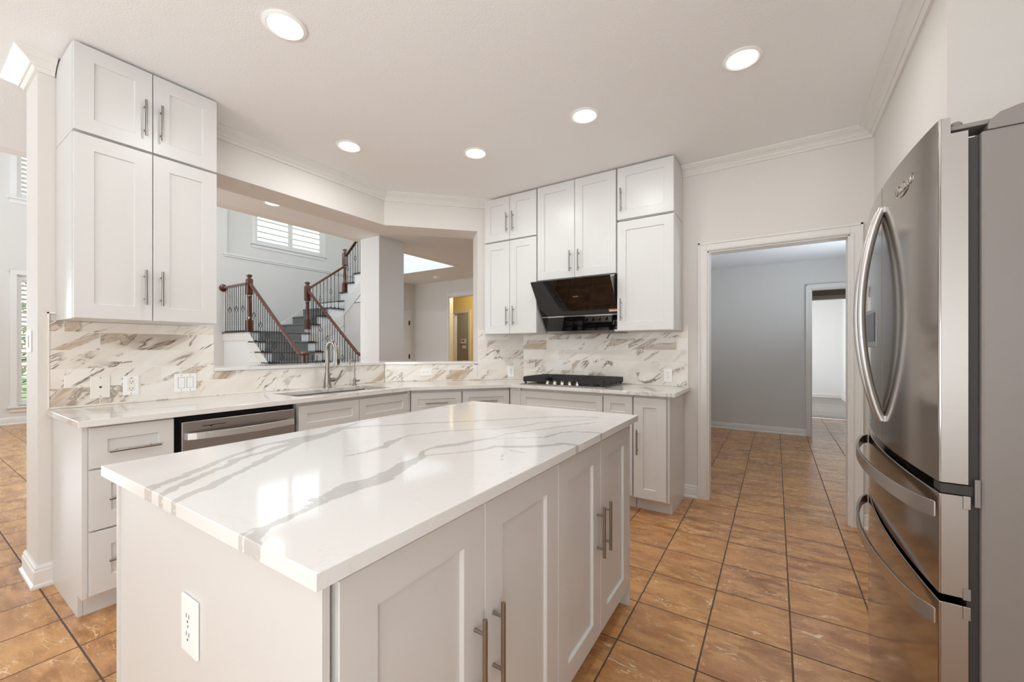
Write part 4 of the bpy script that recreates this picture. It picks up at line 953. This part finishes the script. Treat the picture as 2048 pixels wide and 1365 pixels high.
# balusters: plain and basket versions, joined rails
def baluster_mesh(h, basket, twist=True):
    m = MB(); r = .0048
    def sq(z0, z1, tw, n):
        vs = []; fs = []
        for k in range(n+1):
            a = tw*k/n; z = z0+(z1-z0)*k/n
            for q in range(4): an = a+PI/4+q*PI/2; vs.append((r*1.3*math.cos(an), r*1.3*math.sin(an), z))
        for k in range(n):
            for q in range(4): fs.append((k*4+q, k*4+(q+1) % 4, (k+1)*4+(q+1) % 4, (k+1)*4+q))
        fs += [(3, 2, 1, 0), (n*4, n*4+1, n*4+2, n*4+3)]; m.add(vs, fs)
    sq(0, h*.22, 0, 1)
    if basket:
        zc = h*.50; sq(h*.22, zc-.055, PI*2, 10)
        for q in range(4):
            a = q*PI/2; m.tube([(.003*math.cos(a), .003*math.sin(a), zc-.058), (.026*math.cos(a+.5), .026*math.sin(a+.5), zc-.018), (.026*math.cos(a+1.0), .026*math.sin(a+1.0), zc+.018), (.003*math.cos(a+1.5), .003*math.sin(a+1.5), zc+.058)], .0045, 5)
        m.lathe([(0, zc-.068), (.013, zc-.062), (0, zc-.052)], seg=8); m.lathe([(0, zc+.052), (.013, zc+.062), (0, zc+.068)], seg=8)
        sq(zc+.055, h*.8, PI*2, 10)
    else: sq(h*.22, h*.78, PI*5, 26)
    sq(h*.78, h, 0, 1)
    m.lathe([(.02, 0), (.02, .012), (.012, .022), (0, .022)], seg=4, sq=True); return m
def newel(parent, x, y, z0, top, w=.095, block=.42):
    m = MB(); h = top-z0; r = w/2*1.414
    m.lathe([(0, z0), (r, z0), (r, z0+.20), (r*.7, z0+.22)], (x, y, 0), 4, sq=True)
    m.lathe([(r*.62, z0+.215), (r*.66, z0+.24), (r*.5, z0+.27), (r*.62, z0+.34), (r*.45, top-block-.05), (r*.6, top-block-.03), (r*.5, top-block-.01)], (x, y, 0), 16)
    m.lathe([(r*.7, top-block), (r, top-block+.02), (r, top-.10), (r*.8, top-.085), (r*.55, top-.08), (r*.5, top-.05), (r*.85, top-.04), (r*.85, top-.02), (r*.4, top), (0, top)], (x, y, 0), 4, sq=True)
    return m.build('newel_post', 'wood', parent, bevel=.003)
def rail(parent, pts_, w=.062, h=.05):
    m = MB(); rings = []
    prof = [(-.5, -.5), (.5, -.5), (.5, 0), (.36, .3), (.2, .5), (-.2, .5), (-.36, .3), (-.5, 0)]
    P = [Vector(p) for p in pts_]; vs = []; n = len(P); k = len(prof)
    for i, p in enumerate(P):
        d = (P[min(i+1, n-1)]-P[max(i-1, 0)]); d.z = 0; d.normalize(); s_ = Vector((-d.y, d.x, 0))
        for a, b in prof: vs.append(p+s_*a*w+Vector((0, 0, b*h)))
    fs = []
    for i in range(n-1):
        for q in range(k): fs.append((i*k+q, i*k+(q+1) % k, (i+1)*k+(q+1) % k, (i+1)*k+q))
    fs += [tuple(range(k)), tuple(range((n-1)*k, n*k))[::-1]]
    return MB().add(vs, fs).build('handrail', 'wood', parent)
def railing(label, loc): 
    t = thing('stair_railing', label, 'railing', loc, 0, 'stair railings'); return t
def bal(parent, x, y, z0, z1, basket): return baluster_mesh(z1-z0, basket).build('baluster', 'baluster', parent, loc=(x, y, z0))
# 1: level guard on the landing, runs along X at Y=3.8
t = railing('level landing railing with round wall rosette, far left of the stairs', (-9.05, SY0, z7))
zr = z7+.93
rail(t, [(-.535, 0, .93), (.50, 0, .93)])
MB().lathe([(0, .0), (.075, 0), (.075, .012), (.06, .022), (0, .024)], (-.547, 0, .93), 24, 'x').build('rosette', 'wood', t, smooth=True)
for k in range(11): bal(t, -.47+k*.092, .02, .018, .905, k in (2, 5, 8))
# 2: flight one, near side
t = railing('descending railing with dark wood handrail on the near side of the stairs', (XN, SY0, 0))
def zn(x): return z7-(x)*sl           # nosing line, x measured from XN
newel(t, -.05, .03, z7+.018, z7+1.11, block=.40)
pts = [(-.0, .03, zn(0)+.93), (1.62, .03, zn(1.62)+.93), (1.70, .03, zn(1.70)+.935), (1.78, .03, zn(1.70)+.93)]
rail(t, pts)
MB().lathe([(0, zn(1.7)+.91), (.09, zn(1.7)+.91), (.095, zn(1.7)+.935), (.08, zn(1.7)+.96), (0, zn(1.7)+.965)], (1.82, .03, 0), 20).build('volute', 'wood', t, smooth=True)
MB().lathe([(0, RS), (.05, RS), (.05, RS+.2), (.03, RS+.25), (.022, RS+.6), (.035, zn(1.7)+.85), (.03, zn(1.7)+.91), (0, zn(1.7)+.91)], (1.82, .03, 0), 16).build('newel_post', 'wood', t, smooth=True)
def steps_z(x): return RS*(7-min(6, int((x)/RN)))
for k in range(20):
    x = .045+k*RN/3
    if x < 1.72: bal(t, x, .03, steps_z(x)+.018, zn(x)+.905, k % 3 == 1)
for k in range(3): bal(t, 1.80+.05*k, .12+.05*k, RS+.02, zn(1.7)+.91, False)
# 3: flight one, far side
t = railing('descending railing with dark wood handrail on the far side of the stairs', (XN, SY1, 0))
newel(t, -.02, -.03, z7+RS-.1, z7+1.12, block=.42)
pts = [(.02, -.03, zn(0)+.93), (1.68, -.03, zn(1.68)+.93)]+[(1.68+.1*k, -.03, zn(1.68)+.93-.055*k+.013*k*k) for k in range(1, 4)]+[(2.15, -.03, zn(1.68)+.89)]
rail(t, pts)
for k in range(21):
    x = .045+k*RN/3
    if x < 1.75: bal(t, x, -.03, steps_z(x)+.018, zn(x)+.905, k % 3 == 2)
for k in range(4): bal(t, 1.80+.085*k, -.03, RS+.02, zn(1.68)+.87, k == 1)
# 4: flight two, up along the window wall side
t = railing('middle railing rising between the second and third newel posts', (XN-.03, SY1, 0))
pts = [(0, .03, z7+RS+.80), (0, .84, z7+RS*5+.60)]
rail(t, pts)
for k, y in enumerate((.10, .185, .27, .355, .44, .53, .62, .72)):
    z0 = z7+RS*(1 if y < .24 else 2 if y < .49 else 3)+.018; z1 = z7+RS+.78+(y-.03)/.81*(RS*4-.20)
    bal(t, 0, y, z0, z1, k in (2, 5))
# 5: flight three
t = railing('short upper railing climbing to the right above the third newel post', (XN, 5.85, 0))
newel(t, -.01, .02, z7+RS*5+.018, 3.58, w=.09, block=.40)
rail(t, [(.03, .02, 3.42), (1.05, .02, 3.42+1.02*.76)])
for k in range(9):
    x = .10+k*.092; z0 = z7+RS*(6+(0 if x < .10+.26 else 1 if x < .62 else 2))+.018-(RS if x < .1 else 0); bal(t, x, .02, z0, 3.40+(x-.03)*.76, k in (0, 3, 6))

# exterior planting seen through the tall window
t = thing('garden_tree', 'green leafy tree outside the tall shuttered window', 'tree', (-13.2, 2.4, 0))
MB().tube([(0, 0, 0), (.05, .02, 1.2), (0, .1, 2.2)], [.09, .07, .04], 10).build('trunk', 'wood', t)
m = MB()
for k in range(900):
    a = random.uniform(0, 2*PI); r = random.random()**.5*1.5; z = random.uniform(.4, 3.0); x, y = r*math.cos(a)*.7, r*math.sin(a); s_ = random.uniform(.05, .11)
    v1 = Vector((random.gauss(0, 1), random.gauss(0, 1), random.gauss(0, 1))).normalized(); v2 = v1.orthogonal().normalized()
    p = Vector((x, y, z)); m.add([p-v1*s_, p+v2*s_*.5, p+v1*s_, p-v2*s_*.5], [(0, 1, 2, 3)])
m.build('foliage', 'leaf', t)
g = MB().box(-30, -10, -.1, -11, 14, -.06); struct('floor_outside', g, 'leaf', label='lawn outside the window')
